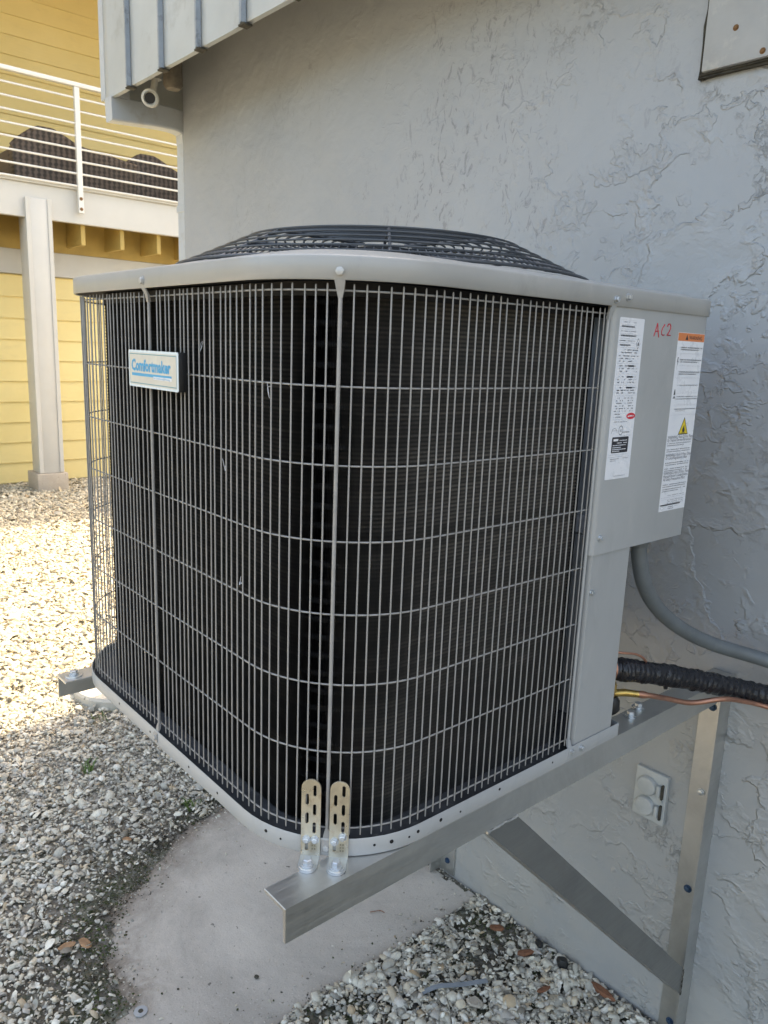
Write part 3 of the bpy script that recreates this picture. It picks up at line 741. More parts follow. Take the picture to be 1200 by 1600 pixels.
# corner post, service face and control panel
bm = bmesh.new(); add_prism(bm, [(.0, .518), (.0062, .521), (.0062, .628), (.0042, .630), (-.085, .6305), (-.085, .6285), (.0, .6285), (.0042, .626), (.0042, .521), (-.002, .521), (-.002, .518)], (0, 0, -.2915), (1, 0, 0), (0, 1, 0), (0, 0, 1), .70)
post = bm_obj('corner_post', bm, 'unit', CU, 30)
hexbolt('screw', (.0062, .527, -.013), (1, 0, 0), 'bolt', post, .0042, .005, 1.25)
box('service_recess', (-.30, .6315, -.2915), (-.086, .76, .048), 'unit', CU)
PZ0, PZ1 = .0495, .4322
bm = bmesh.new()
add_prism(bm, [(-.003, .5135), (.0035, .5150), (.0072, .5185), (.0088, .5235), (.0088, .788), (.0078, .7925), (.0045, .7945), (-.20, .7945), (-.20, .7925), (.004, .7925), (.0068, .788), (.0068, .5235), (-.003, .5175)], (0, 0, PZ0), (1, 0, 0), (0, 1, 0), (0, 0, 1), PZ1 - PZ0)
panel = bm_obj('control_panel', bm, 'unit', CU, 50)
box('panel_floor', (-.20, .632, PZ0 + .001), (.0066, .7920, PZ0 + .003), 'unit', CU)
box('panel_rear', (-.20, .7915, PZ0 + .004), (-.17, .768, .43), 'unit', CU)
hexbolt('screw', (.0088, .5315, .077), (1, 0, 0), 'bolt', panel, .0042, .005, 1.25)
# orange wire showing below the panel
tube('control_wire', smooth_path([(-.02, .655, .055), (-.015, .65, .035), (-.03, .645, .01)], 4), .003, 'red', CU, 6)

# fan grille: concentric rings on a dome carried by radial ribs
def dome_z(r):
    if r <= .240: return .5360 + .0025 * (1 - r / .240)
    t = (r - .240) / (.362 - .240); return .5360 - (.5360 - .4800) * t
def ring_pts(r, z, n=96, flat=0): return [Vector((CX + r * math.cos(2 * PI * k / n), CY + r * math.sin(2 * PI * k / n), z)) for k in range(n)]
GR = []
bm = bmesh.new(); add_tube(bm, ring_pts(.362, .4800), .0026, 7, closed=True); fg = bm_obj('fan_grille', bm, 'grille', CU, 60)
r = .342
while r > .05:
    bm = bmesh.new(); add_tube(bm, ring_pts(r, dome_z(r), 96 if r > .15 else 48), .00165, 6, closed=True); bm_obj('grille_ring', bm, 'grille', fg, 60); r -= .0200 if r > .25 else .0165
ang0 = math.radians(-38.9)
for k in range(8):
    a = ang0 + k * PI / 4
    pts = []
    for r in (.05, .12, .19, .225, .24, .27, .30, .33, .352, .358): pts.append(Vector((CX + r * math.cos(a), CY + r * math.sin(a), dome_z(min(r, .358)) - .0032)))
    tube('grille_rib', pts, .0027, 'grille', fg, 7)
bm = bmesh.new(); add_tube(bm, [(CX, CY, .527), (CX, CY, .5305)], .055, 24); bm_obj('grille_hub', bm, 'grille', fg, 30)
# short upright wires between the lid ring and the second ring, all round
bm = bmesh.new()
for k in range(168):
    a = 2 * PI * k / 168; q = lambda r, dz: Vector((CX + r * math.cos(a), CY + r * math.sin(a), dome_z(r) + dz))
    add_tube(bm, [q(.356, -.002), q(.337, -.002), q(.318, -.002)], .0011, 4, cap=False)
o = bm_obj('grille_spokes', bm, 'grille', fg, 60)
# fan and motor below the grille
mo = tube('fan_motor', [(CX, CY, .32), (CX, CY, .325), (CX, CY, .455), (CX, CY, .46)], [.05, .068, .068, .05], 'dark', CU, 24)
for k in range(3):
    bm = bmesh.new(); rows = []
    for i in range(7):
        r = .06 + (.335 - .06) * i / 6; w = .30 + .35 * (i / 6); row = []
        for j in range(7):
            t = j / 6 - .5; a = k * 2 * PI / 3 + t * w * 2 + .2 * i / 6
            row.append(bm.verts.new((CX + r * math.cos(a), CY + r * math.sin(a), .43 - t * .08 + .01 * math.cos(t * 3))))
        rows.append(row)
    for a, b in zip(rows, rows[1:]):
        for j in range(6): bm.faces.new((a[j], a[j + 1], b[j + 1], b[j]))
    bm_obj('fan_blade', bm, 'blade', CU, 60)

# ------------------------------------------------------------------ labels and lettering
def text_mesh(body, size, O, X, Y, mat, parent, name='lettering', sx=1, depth=.0006, align='LEFT', bold=0, shear=0):
    cu = bpy.data.curves.new(name, 'FONT'); cu.body = body; cu.size = size; cu.extrude = 0; cu.align_x = align; cu.resolution_u = 2
    cu.offset = bold; cu.shear = shear
    t = bpy.data.objects.new(name, cu); C.objects.link(t); bpy.context.view_layer.update()
    me = bpy.data.meshes.new_from_object(t.evaluated_get(bpy.context.evaluated_depsgraph_get())); bpy.data.objects.remove(t); bpy.data.curves.remove(cu)
    X = Vector(X).normalized(); Y = Vector(Y).normalized(); Z = X.cross(Y)
    A = Matrix.Identity(4)
    for i in range(3): A[i][0] = X[i] * sx; A[i][1] = Y[i]; A[i][2] = Z[i]
    A.translation = Vector(O) + Z * depth; me.transform(A); me.name = name; me.materials.clear()
    return link(name, me, mat, parent)
def rect_set(name, rects, O, X, Y, mat, parent, depth=.0003, th=.0001):
    bm = bmesh.new(); X = Vector(X); Y = Vector(Y); Z = X.cross(Y); O = Vector(O)
    for (x0, y0, x1, y1) in rects:
        bm.faces.new([bm.verts.new(O + X * a + Y * b + Z * depth) for a, b in ((x0, y0), (x1, y0), (x1, y1), (x0, y1))])
    o = bm_obj(name, bm, mat, parent)
    if len(rects) > 1: o['kind'] = 'stuff'
    return o
def dashes(x0, x1, yc, h, fill=.8):
    """one line of unreadably small print"""
    out = []; x = x0
    while x < x1 - .0006:
        w = random.uniform(.0008, .0040); w = min(w, x1 - x)
        if random.random() < fill: out.append((x, yc - h / 2, x + w, yc + h / 2))
        x += w + random.uniform(.0004, .0008)
    return out
YX_ = (0, 1, 0); ZX_ = (0, 0, 1)
PX = .0089
def poly_sheet(name, pts, O, X, Y, mat, parent, depth, th=.0002):
    bm = bmesh.new(); X = Vector(X); Y = Vector(Y); Z = X.cross(Y)
    add_prism(bm, pts, Vector(O) + Z * (depth - th), X, Y, Z, th); return bm_obj(name, bm, mat, parent, 20)
def rrect(w, h, r, n=4, x0=0, y0=0):
    out = []
    for cx, cy, a in ((w - r, r, -90), (w - r, h - r, 0), (r, h - r, 90), (r, r, 180)):
        for i in range(n + 1): t = math.radians(a + 90 * i / n); out.append((x0 + cx + r * math.cos(t), y0 + cy + r * math.sin(t)))
    return out
def rating_label():
    O = (PX, .529, .170); w, h = .0675, .247
    lb = poly_sheet('rating_label', rrect(w, h, .002), O, YX_, ZX_, 'label', CU, .0003)
    lines = []; big = []; rules = []
    def L(y, a=.006, b=.060, t=.0011, f=.75, tgt=None): (tgt if tgt is not None else lines).extend(dashes(a, b, y, t, f))
    for y, a, b, t in ((.2405, .012, .045, .0012), (.2270, .004, .046, .0012), (.2130, .004, .046, .0012)): L(y, a, b, t)
    for y, b in ((.2340, .042), (.2205, .048), (.2065, .034)): L(y, .006, b, .0026, 1, big)
    for y in (.2435, .2370, .2300, .2235, .2165, .2100, .2030): rules.append((.003, y - .00012, .0465, y + .00012))
    rules += [(.003, .2030 - .0001, .064, .2030 + .0001), (.003, .1790, .064, .1792), (.003, .163, .064, .1632), (.003, .146, .064, .1462), (.003, .130, .064, .1302)]
    for y in (.1995, .1955, .1905, .1865, .1825, .1755, .1715, .1672, .1590, .1548, .1505, .1425, .1385, .1345, .1265, .1225, .1188, .1145, .1105, .1065):
        L(y, .006 + random.random() * .004, .060, .0016, .48)
    for y in (.1755, .1590, .1425): big.append((.034, y - .0013, .050, y + .0013))
    L(.1020, .006, .026, .0012, .7); L(.0975, .006, .030, .0012, .7); rules.append((.003, .0935, .064, .0937)); L(.090, .006, .056, .0012, .5)
    L(.0765, .008, .026, .0010, .6); L(.0735, .036, .056, .0016, .8); L(.068, .026, .060, .0008, .7)
    rules += [(.003, .0385, .062, .0388), (.003, .0350, .062, .0353)]
    L(.0320, .010, .034, .0010, .9); L(.0292, .010, .026, .0010, .9); L(.0325, .044, .060, .0010, .9); L(.0045, .024, .056, .0008, 1)
    rect_set('fine_print', lines, O, YX_, ZX_, 'greyink', lb); rect_set('bold_print', big, O, YX_, ZX_, 'greyink', lb); rect_set('ruled_line', rules, O, YX_, ZX_, 'greyink', lb)
    # flame diamond
    c = (.0555, .2095)
    dm = [(0, .0085), (.0055, 0), (0, -.0085), (-.0055, 0)]; di = [(x * .86, y * .86) for x, y in dm]
    poly_sheet('hazard_diamond', [(c[0] + x, c[1] + y) for x, y in dm], O, YX_, ZX_, 'ink', lb, .0004); poly_sheet('hazard_diamond', [(c[0] + x, c[1] + y) for x, y in di], O, YX_, ZX_, 'label', lb, .0005)
    poly_sheet('flame_symbol', [(c[0] + x, c[1] + y) for x, y in ((-.0016, -.003), (.0016, -.003), (.002, -.0005), (.0004, .0032), (-.0002, .001), (-.0018, .0005))], O, YX_, ZX_, 'ink', lb, .0006)
    # red oval with a line of white script
    el = [(.0555 + .0125 * math.cos(t * PI / 12), .0985 + .0050 * math.sin(t * PI / 12)) for t in range(24)]
    poly_sheet('red_oval', el, O, YX_, ZX_, 'red', lb, .0005)
    rect_set('script_line', [(.047, .0970, .051, .0990), (.0515, .0975, .0555, .0997), (.056, .0978, .0595, .0995), (.060, .0980, .064, .0990)], O, YX_, ZX_, 'label', lb, .0006)
    # approval marks
    t_ = []; rect_set
    bm = bmesh.new(); 
    for k in range(24):
        a0, a1 = 2 * PI * k / 24, 2 * PI * (k + 1) / 24
        bm.faces.new([bm.verts.new((PX + .0004, .529 + .0315 + r * math.cos(a) * .8, .170 + .0765 + r * math.sin(a))) for r, a in ((.0065, a0), (.0075, a0), (.0075, a1), (.0065, a1))])
    bm_obj('approval_ring', bm, 'ink', lb)
    text_mesh('UL', .0058, (PX, .529 + .0288, .170 + .0745), YX_, ZX_, 'ink', lb, sx=.75)
    bm = bmesh.new()
    for k in range(12):
        a0, a1 = PI * k / 12, PI * (k + 1) / 12
        bm.faces.new([bm.verts.new((PX + .0004, .529 + .014 + r * math.cos(a), .170 + .072 + r * math.sin(a))) for r, a in ((.0078, a0), (.0084, a0), (.0084, a1), (.0078, a1))])
    bm_obj('approval_arch', bm, 'greyink', lb)
    # black box with pale lines
    poly_sheet('black_box', rrect(.046, .0250, .002, 4, .010, .0415), O, YX_, ZX_, 'ink', lb, .0004)
    wl = [(.014, .0600, .0270, .0635)]; 
    for y, a, b in ((.0608, .029, .052), (.0570, .024, .052), (.0535, .013, .050), (.0500, .013, .036), (.0470, .013, .050), (.0442, .013, .034)): wl += dashes(a, b, y, .0012, .95)
    rect_set('pale_print', wl, O, YX_, ZX_, 'label', lb, .0005)
rating_label()
def warning_label():
    O = (PX, .7025, .100); w, h = .0875, .302
    lb = poly_sheet('warning_label', rrect(w, h, .001), O, YX_, ZX_, 'label', CU, .0003)
    poly_sheet('orange_band', [(0.0005, h - .0135), (w - .0005, h - .0135), (w - .0005, h - .0005), (.0005, h - .0005)], O, YX_, ZX_, 'orange', lb, .0004)
    text_mesh('WARNING', .0090, (PX, .7025 + .036, .100 + h - .0105), YX_, ZX_, 'ink', lb, depth=.0005, bold=.0001)
    poly_sheet('alert_triangle', [(.024, h - .0115), (.033, h - .0115), (.0285, h - .003)], O, YX_, ZX_, 'ink', lb, .0005)
    fine = []; rules = []
    for y0, k in ((.278, 2), (.258, 2), (.238, 2)):
        for i in range(k): fine += dashes(.014, .085 if i == 0 else .072, y0 - i * .0035, .0019, .95)
    for y0 in (.216, .197, .193, .176): fine += dashes(.014, .085, y0, .0014, .95)
    fine += dashes(.014, .05, .173, .0011, .9)
    for y in (.268, .248): rules.append((.012, y, .086, y + .0003))
    for y in (.228, .203, .183, .166): rules.append((.003 if y in (.228, .166) else .012, y, .086, y + .0003))
    for y0 in (.118, .1145, .1075, .104, .0845, .081, .0745, .071, .0465, .043, .0385, .035): fine += dashes(.004, .082 if random.random() < .6 else .060, y0, .0015, .95)
    for y0 in (.027, .0185, .0155, .0125): fine += dashes(.025, .080, y0, .0010, .9)
    rules += [(.003, .0235, .085, .0238), (.003, .0205, .085, .0207)]
    fine += dashes(.030, .048, .0065, .0016, 1) + dashes(.030, .048, .0032, .0016, 1) + dashes(.052, .064, .0065, .0006, 1)
    rect_set('fine_print', fine, O, YX_, ZX_, 'greyink', lb); rect_set('ruled_line', rules, O, YX_, ZX_, 'greyink', lb)
    rect_set('heavy_rule', [(.004, .0092, .070, .0116)], O, YX_, ZX_, 'ink', lb)
    # yellow flame triangle
    c = (.052, .132); T = [(-.0165, 0), (.0165, 0), (0, .030)]
    poly_sheet('hazard_triangle', [(c[0] + x, c[1] + y) for x, y in T], O, YX_, ZX_, 'ink', lb, .0004)
    poly_sheet('hazard_triangle', [(c[0] + x, c[1] + y) for x, y in ((-.0138, .0018), (.0138, .0018), (0, .0268))], O, YX_, ZX_, 'yellow', lb, .0005)
    poly_sheet('flame_symbol', [(c[0] + x, c[1] + y) for x, y in ((-.0030, .0042), (.0030, .0042), (.0042, .0078), (.0022, .0118), (.0012, .0170), (-.0012, .0130), (-.0024, .0115), (-.0042, .0085))], O, YX_, ZX_, 'ink', lb, .0006)
    rect_set('flame_symbol', [(c[0] - .006, c[1] + .0026, c[0] + .006, c[1] + .0034)], O, YX_, ZX_, 'ink', lb, .0006)
    for y, s in ((.1225, 'WARNING: Risk Of Fire. Flammable'), (.0, '')):
        pass
    T_ = [(.1262, 'WARNING: Risk Of Fire. Flam'), (.1212, 'By Trained Service Personnel'), (.0955, 'WARNING: Risk Of Fire. Dispo'), (.0905, 'Or Local Regulations. Flam'),
          (.0645, 'WARNING: Risk Of Fire. Flam'), (.0590, "Manual/Owner's Guide Before"), (.0535, 'All Safety Precautions Must')]
    for y, s in T_:
        text_mesh(s, .0072, (PX, .7025 + .003, .100 + y), YX_, ZX_, 'greyink', lb, sx=.92)
    # small marks in the left margin
    poly_sheet('bolt_symbol', [(.006, .262), (.009, .262), (.0075, .256), (.010, .256), (.006, .246), (.007, .254), (.005, .254)], O, YX_, ZX_, 'greyink', lb, .0004)
    poly_sheet('pictogram', [(.006, .200), (.011, .200), (.010, .207), (.0085, .210), (.007, .206)], O, YX_, ZX_, 'ink', lb, .0004)
    poly_sheet('pictogram', [(.004, .194), (.013, .194), (.0085, .199)], O, YX_, ZX_, 'greyink', lb, .0004)
    bm = bmesh.new()
    for k in range(16):
        a0, a1 = 2 * PI * k / 16, 2 * PI * (k + 1) / 16
        bm.faces.new([bm.verts.new((PX + .0004, .7025 + .010 + r * math.cos(a), .100 + .0055 + r * .6 * math.sin(a))) for r, a in ((.0045, a0), (.005, a0), (.005, a1), (.0045, a1))])
    bm_obj('approval_ring', bm, 'greyink', lb)
warning_label()
# hand-written mark
def strokes(name, polys, O, X, Y, r, mat, parent):
    bm = bmesh.new(); X = Vector(X); Y = Vector(Y); O = Vector(O)
    for p in polys:
        pts = [O + X * a + Y * b for a, b in p]; add_tube(bm, pts, r, 6)
    return bm_obj(name, bm, mat, parent, 60)
strokes('hand_lettering', [[(.000, .000), (.0035, .009), (.0075, .0205)], [(.0075, .0205), (.0105, .010), (.0145, -.001)], [(.003, .0075), (.013, .0085)],
        [(.0295, .0195), (.024, .0140), (.0215, .0085), (.0225, .0040), (.0265, .0025), (.0310, .0035)],
        [(.038, .0165), (.0400, .0205), (.0445, .0210), (.0480, .0180), (.0480, .0140), (.0450, .0090), (.0400, .0040)], [(.0385, .0035), (.0440, .0030), (.0500, .0035)]],
        (PX, .6275, .3925), YX_, ZX_, .0010, 'marker', panel)

# name plate hung on the guard, facing the front
FX = (1, 0, 0)
NP = (-.4935, -.0165, .2870)
npb = bm = bmesh.new(); add_box(bm, (-.4935, -.0160, .2870), (-.3270, -.0030, .3415), .0015, 2); npl = bm_obj('name_plate', bm, 'rubber', CU, 30)
poly_sheet('plate_rim', rrect(.1665, .0545, .003), (-.4935, -.0160, .2870), FX, ZX_, 'plate_rim', npl, .0008, .0008)
poly_sheet('plate_face', rrect(.1575, .0475, .002, 4, .0045, .0035), (-.4935, -.0160, .2870), FX, ZX_, 'plate', npl, .0011, .0003)
rect_set('border_line', [(.0055, .0482, .1610, .0494), (.0055, .0051, .1610, .0063)], NP, FX, ZX_, 'teal', npl, .0008)
rect_set('border_side', [(.1613, .0045, .1619, .0500), (.0046, .0045, .0052, .0500)], NP, FX, ZX_, 'teal', npl, .0008)
text_mesh('Comfortmaker', .0232, (-.4935 + .0115, -.0165, .2870 + .0245), FX, ZX_, 'blue', npl, sx=.93, depth=.0009, bold=.0009)
rect_set('blue_bar', [(.012, .0165, .147, .0208)], NP, FX, ZX_, 'blue', npl, .0008)
rect_set('white_bar', [(.088, .0135, .1475, .0178)], NP, FX, ZX_, 'label', npl, .0010)
text_mesh('Air Conditioning & Heating', .0045, (-.4935 + .0895, -.0165, .2870 + .0143), FX, ZX_, 'blue', npl, sx=1.05, depth=.0013)

# ------------------------------------------------------------------ wall brackets
ZB = -.3038; LEG = .048; TH = .005
def angle_profile(flip):
    # (x outward, z down); flip mirrors
    s = 1 if flip else -1
    return s
def bracket(label, xo, inward, y_front, zlow):
    """xo: outer face of the upright leg; inward: -1 or +1, the way the flange points"""
    t = thing('wall_bracket', label, 'bracket', (xo, WY, zlow), 'aluminium angle wall brackets')
    s = inward
    bm = bmesh.new()
    prof = [(0, 0), (s * (LEG - .001), 0), (s * LEG, -.001), (s * LEG, -TH), (s * TH, -TH), (s * TH, -LEG + .001), (s * (TH - .001), -LEG), (0, -LEG)]
    add_prism(bm, prof, (xo, y_front, ZB), (1, 0, 0), (0, 0, 1), (0, 1, 0), WY - .003 - y_front)
    bmesh.ops.bevel(bm, geom=[e for e in bm.edges if e.calc_length() < .1], offset=.0006, segments=1, affect='EDGES')
    arm = bm_obj('arm', bm, 'alu', t, 30)
    # wall angle: flat leg on the wall, upright leg outwards
    bm = bmesh.new()
    prof = [(0, 0), (s * .063, 0), (s * .063, -TH), (s * TH, -TH), (s * TH, -.050), (0, -.050)]
    add_prism(bm, prof, (xo + s * .0002, WY - .0005, zlow), (1, 0, 0), (0, 1, 0), (0, 0, 1), (ZB - LEG - .0006) - zlow)
    bmesh.ops.bevel(bm, geom=[e for e in bm.edges if e.calc_length() < .1], offset=.0005, segments=1, affect='EDGES')
    wa = bm_obj('wall_angle', bm, 'alu', t, 30)
    # brace: angle bar at 45 degrees below the arm
    a = Vector((0, .345, ZB - LEG - .0005)); b = Vector((0, 1.057, -1.058)); d = (b - a).normalized(); nn = Vector((0, d.z, -d.y))
    if nn.z < 0: nn = -nn
    w = .025
    bm = bmesh.new()
    def q(p, x): return Vector((x, p.y, p.z))
    ta = a + nn * w; tb = a - nn * w
    # top end cut level with the arm, lower end cut upright
    kA = (ZB - LEG - .0008 - ta.z) / d.z; kB = (ZB - LEG - .0008 - tb.z) / d.z
    A1 = ta + d * kA; A2 = tb + d * kB
    kC = (1.057 - ta.y) / d.y; kD = (1.057 - tb.y) / d.y
    B1 = ta + d * kC; B2 = tb + d * kD
    x0 = xo + s * .0012; x1 = x0 + s * .0045
    V = [bm.verts.new(q(p, x)) for x in (x0, x1) for p in (A1, B1, B2, A2)]
    for f in ((0, 1, 2, 3), (7, 6, 5, 4), (0, 4, 5, 1), (1, 5, 6, 2), (2, 6, 7, 3), (3, 7, 4, 0)): bm.faces.new([V[i] for i in f])
    # lower flange of the brace
    x2 = x0 + s * .045; n2 = nn * .005
    V = [bm.verts.new(p) for p in (q(A2, x1), q(B2, x1), q(B2, x2), q(A2, x2), q(A2 + n2, x1), q(B2 + n2, x1), q(B2 + n2, x2), q(A2 + n2, x2))]
    for f in ((0, 1, 2, 3), (7, 6, 5, 4), (0, 4, 5, 1), (1, 5, 6, 2), (2, 6, 7, 3), (3, 7, 4, 0)): bm.faces.new([V[i] for i in f])
    br = bm_obj('brace', bm, 'dark_reflection_alu', t, 30)
    # weld beads
    bm = bmesh.new(); pts = [Vector((x0 - s * .002, A2.y + (A1.y - A2.y) * i / 16 , ZB - LEG - .001 + random.uniform(-.0015, .0015))) for i in range(17)]
    add_tube(bm, pts, [random.uniform(.0012, .0028) for _ in pts], 6); bm_obj('weld_bead', bm, 'alu', t, 60)
    bm = bmesh.new(); pts = [Vector((x0 - s * .001, 1.056, B2.z + (B1.z - B2.z) * i / 16)) + Vector((0, random.uniform(-.001, .001), 0)) for i in range(17)]
    add_tube(bm, pts, [random.uniform(.001, .0022) for _ in pts], 6); bm_obj('weld_bead', bm, 'grime', t, 60)
    for i, z_ in enumerate((-.392, -.602, -.852, -1.221)):
        hexbolt('masonry_screw', (xo + s * .035, WY - TH - .001, z_), (0, -1, 0), 'bolt' if i == 1 else 'bluebolt', wa, .0062, .0065, 1.5)
    return t
bracket('right aluminium angle bracket, its arm end nearest the camera, with diagonal brace', .007, -1, -.054, -1.262)
bracket('left aluminium angle bracket, mostly hidden behind the condenser, its arm end over gravel', -.825, 1, -.045, -1.262)

# ------------------------------------------------------------------ slotted hold-down straps
def slot_poly(cx, cy, w, h, n=5):
    out = []
    r = w / 2
    for c_, a in ((cy + h / 2 - r, 0), (cy - h / 2 + r, 180)):
        for i in range(n + 1): t = math.radians(a + 180 * i / n); out.append((cx + r * math.cos(t), c_ + r * math.sin(t)))
    return out
def strap(label, base, tang, outw, slots, screws, up_h=.110, shiftx=0):
    """slotted steel strap: upright face, bend and rounded foot. base = middle of the bend line"""
    t = thing('hold_down_strap', label, 'strap', base, 'slotted straps on the bracket')
    w = .0253; T = Vector(tang).normalized(); O = Vector(outw).normalized(); Z = Vector((0, 0, 1)); th = .0022
    # upright as a grid curve object with holes -> use a 2D curve filled with holes
    cu = bpy.data.curves.new('upright', 'CURVE'); cu.dimensions = '2D'; cu.fill_mode = 'BOTH'; cu.extrude = th / 2; cu.bevel_depth = .0002
    def spl(poly):
        s = cu.splines.new('POLY'); s.points.add(len(poly) - 1)
        for p, q in zip(s.points, poly): p.co = (q[0], q[1], 0, 1)
        s.use_cyclic_u = True
    outer = [(-w / 2, 0), (w / 2, 0)] + [(w / 2 * math.cos(a * PI / 10), up_h - w / 2 + w / 2 * math.sin(a * PI / 10)) for a in range(11)]
    spl(outer)
    for sx_, sy_ in slots: spl(slot_poly(sx_, sy_, .0048, .0165))
    ob = bpy.data.objects.new('upright', cu); C.objects.link(ob); bpy.context.view_layer.update()
    me = bpy.data.meshes.new_from_object(ob.evaluated_get(bpy.context.evaluated_depsgraph_get())); bpy.data.objects.remove(ob); bpy.data.curves.remove(cu)
    A = Matrix.Identity(4)
    for i in range(3): A[i][0] = T[i]; A[i][1] = Z[i]; A[i][2] = (T.cross(Z))[i]
    A.translation = Vector(base) + O * 0.0 + Z * .0024; me.transform(A); me.name = 'upright'; me.materials.clear()
    link('upright', me, 'zinc', t)
    # foot
    L = .036; bm = bmesh.new(); FO = O
    poly = [(-w / 2, -.001), (w / 2, -.001)] + [(w / 2 * math.cos(a * PI / 10), L - w / 2 + w / 2 * math.sin(a * PI / 10)) for a in range(11)]
    add_prism(bm, poly, Vector(base) + Z * .0002, T, FO, Z, th); bm_obj('foot', bm, 'bolt', t, 30)
    fc = Vector(base) + FO * (L - w / 2 - .001)
    tube('washer', [fc + Z * .0024, fc + Z * .0040], [.0112, .0108], 'bolt', t, 24)
    hexbolt('bolt', fc + Z * .004, (random.uniform(-.06, .06), random.uniform(-.06, .06), 1), 'bolt', t, .0062, .0095, 1.35)
    for sx_, sy_ in screws:
        hexbolt('screw', Vector(base) + T * sx_ + Z * sy_ + O * (th / 2 + .0002), O, 'bolt', t, .0040, .0062, 1.45)
    # stamped size mark
    rect_set('stamped_mark', [(a_, b_, a_ + .0022, b_ + .0028) for a_ in (.0015, .0048) for b_ in (.011, .0155, .0200)], Vector(base) + O * .0013, T, Z, 'zincdark', t)
    return t
tng = Vector((.7071, .7071, 0)); otw = Vector((.7071, -.7071, 0))
slA = [(.0048, .094), (-.0052, .0815), (.0048, .0668), (-.0052, .0545), (.0046, .0405), (-.0050, .0145)]
mid = Vector((-R, R, 0)) + otw * (R + LO + .0016)
strap('slotted zinc strap clamping the condenser base to the arm, left of the pair', tuple(mid + tng * -.0205 + Vector((0, 0, ZB + .0002))), tng, otw, slA, [(-.0055, .0265), (.0060, .0268)])
slB = [(.0050, .096), (-.0055, .0825), (.0050, .0690), (-.0055, .0555), (.0050, .0445), (-.0055, .0160)]
strap('slotted zinc strap clamping the condenser base to the arm, right of the pair', tuple(mid + tng * .0170 + Vector((0, 0, ZB + .0002))), tng, otw, slB, [(-.0055, .0260), (.0052, .0335)])
# small clamp at the far arm: foot with washer and bolt, upright short against the rim
t = thing('hold_down_clamp', 'large round washer and bolt on the left bracket arm end', 'clamp', (-.800, -.012, ZB))
fc = Vector((-.802, -.020, ZB + .0002))
tube('washer', [fc, fc + Vector((0, 0, .002))], [.018, .0175], 'bolt', t, 28)
hexbolt('bolt', fc + Vector((0, 0, .002)), (0, 0, 1), 'bolt', t, .0072, .009, 1.35)
# nuts on the right arm near the wall
for x_, y_, w_ in ((-.022, .742, 'front one of two hex bolts with washers on the bracket arm behind the corner post'), (-.032, .785, 'rear one of two hex bolts with washers on the bracket arm under the copper pipe')):
    t = thing('anchor_bolt', w_, 'bolt', (x_, y_, ZB), 'bolts on the bracket arm')
    tube('washer', [(x_, y_, ZB + .0002), (x_, y_, ZB + .002)], .0125, 'bolt', t, 22)
    hexbolt('bolt', (x_, y_, ZB + .002), (0, 0, 1), 'bolt', t, .0075, .009, 1.3)

# ------------------------------------------------------------------ pipes and conduit
cp = smooth_path([(-.030, .716, .075), (-.030, .716, .045), (-.025, .720, .000), (-.021, .742, -.050), (-.017, .795, -.103), (-.001, .865, -.152), (.030, .940, -.190), (.100, 1.015, -.217), (.30, 1.075, -.245), (.60, 1.082, -.262)], 8)
cd_ = thing('electrical_conduit', 'flexible grey electrical conduit curving from the control box to the wall', 'conduit', (-.03, .72, .05))
tube('conduit', cp, .0142, 'conduit', cd_, 16)
tube('connector', [(-.030, .716, .0495), (-.030, .716, .040), (-.0295, .7165, .030)], [.019, .019, .0165], 'conduit', cd_, 12)
# insulated suction line, crumpled wrap
sp = smooth_path([(-.010, .640, -.177), (.000, .655, -.180), (.035, .750, -.203), (.070, .850, -.232), (.131, .965, -.268), (.25, 1.05, -.30), (.55, 1.07, -.33)], 30)
SL = thing('insulated_suction_line', 'thick crinkled black insulated refrigerant pipe running to the right', 'pipe', (0, .65, -.18))
def crinkle():
    bm = bmesh.new(); n = 28; rings = []; px = None; m = len(sp)
    nsr = np.random.RandomState(5); base = nsr.randn(m, n)
    # smooth around, keep sharp along
    base = (base + np.roll(base, 1, 1) * .9 + np.roll(base, -1, 1) * .9) / 2
    for i, p in enumerate(sp):
        d = (sp[min(i + 1, m - 1)] - sp[max(i - 1, 0)]).normalized()
        if px is None: x, y = frame_at(d)
        else: x = (px - d * px.dot(d)).normalized(); y = d.cross(x)
        px = x; ring = []
        for k in range(n):
            a = 2 * PI * k / n
            rr = .0192 + .0014 * math.sin(i * 1.9 + 2.2 * math.sin(a + i * .05)) + .0010 * base[i, k] + .0006 * math.sin(i * .23)
            ring.append(bm.verts.new(p + (x * math.cos(a) + y * math.sin(a)) * rr))
        rings.append(ring)
    for a, b in zip(rings, rings[1:]):
        for k in range(n): bm.faces.new((a[k], a[(k + 1) % n], b[(k + 1) % n], b[k]))
    bm.faces.new(rings[0][::-1]); bm.faces.new(rings[-1])
    return bm_obj('insulation', bm, 'sleeve', SL, 80)
crinkle()
tube('sleeve_end', [sp[0] + Vector((-.001, -.002, 0)), sp[2]], .0200, 'copper', SL, 24)
tube('tape_tail', [(.036, .748, -.222), (.037, .749, -.228)], .004, 'rubber', SL, 6)
LL = thing('copper_liquid_line', 'thin bare copper pipe below the black insulated line', 'pipe', (0, .65, -.226))
tube('pipe', smooth_path([(-.006, .640, -.222), (.004, .66, -.223), (.034, .70, -.229), (.042, .75, -.246), (.064, .80, -.260), (.098, .85, -.2535), (.114, .90, -.266), (.142, .95, -.282), (.25, 1.03, -.31), (.55, 1.08, -.34)], 8), .0049, 'copper', LL, 12)
tube('brass_stub', [(-.004, .642, -.2225), (.006, .663, -.2235), (.0215, .682, -.2262)], [.0068, .0068, .0060], 'brass', LL, 12)
tube('solder_joint', [(.0215, .682, -.2262), (.026, .689, -.2272), (.0305, .695, -.2283)], [.006, .0068, .006], 'copper', LL, 12)
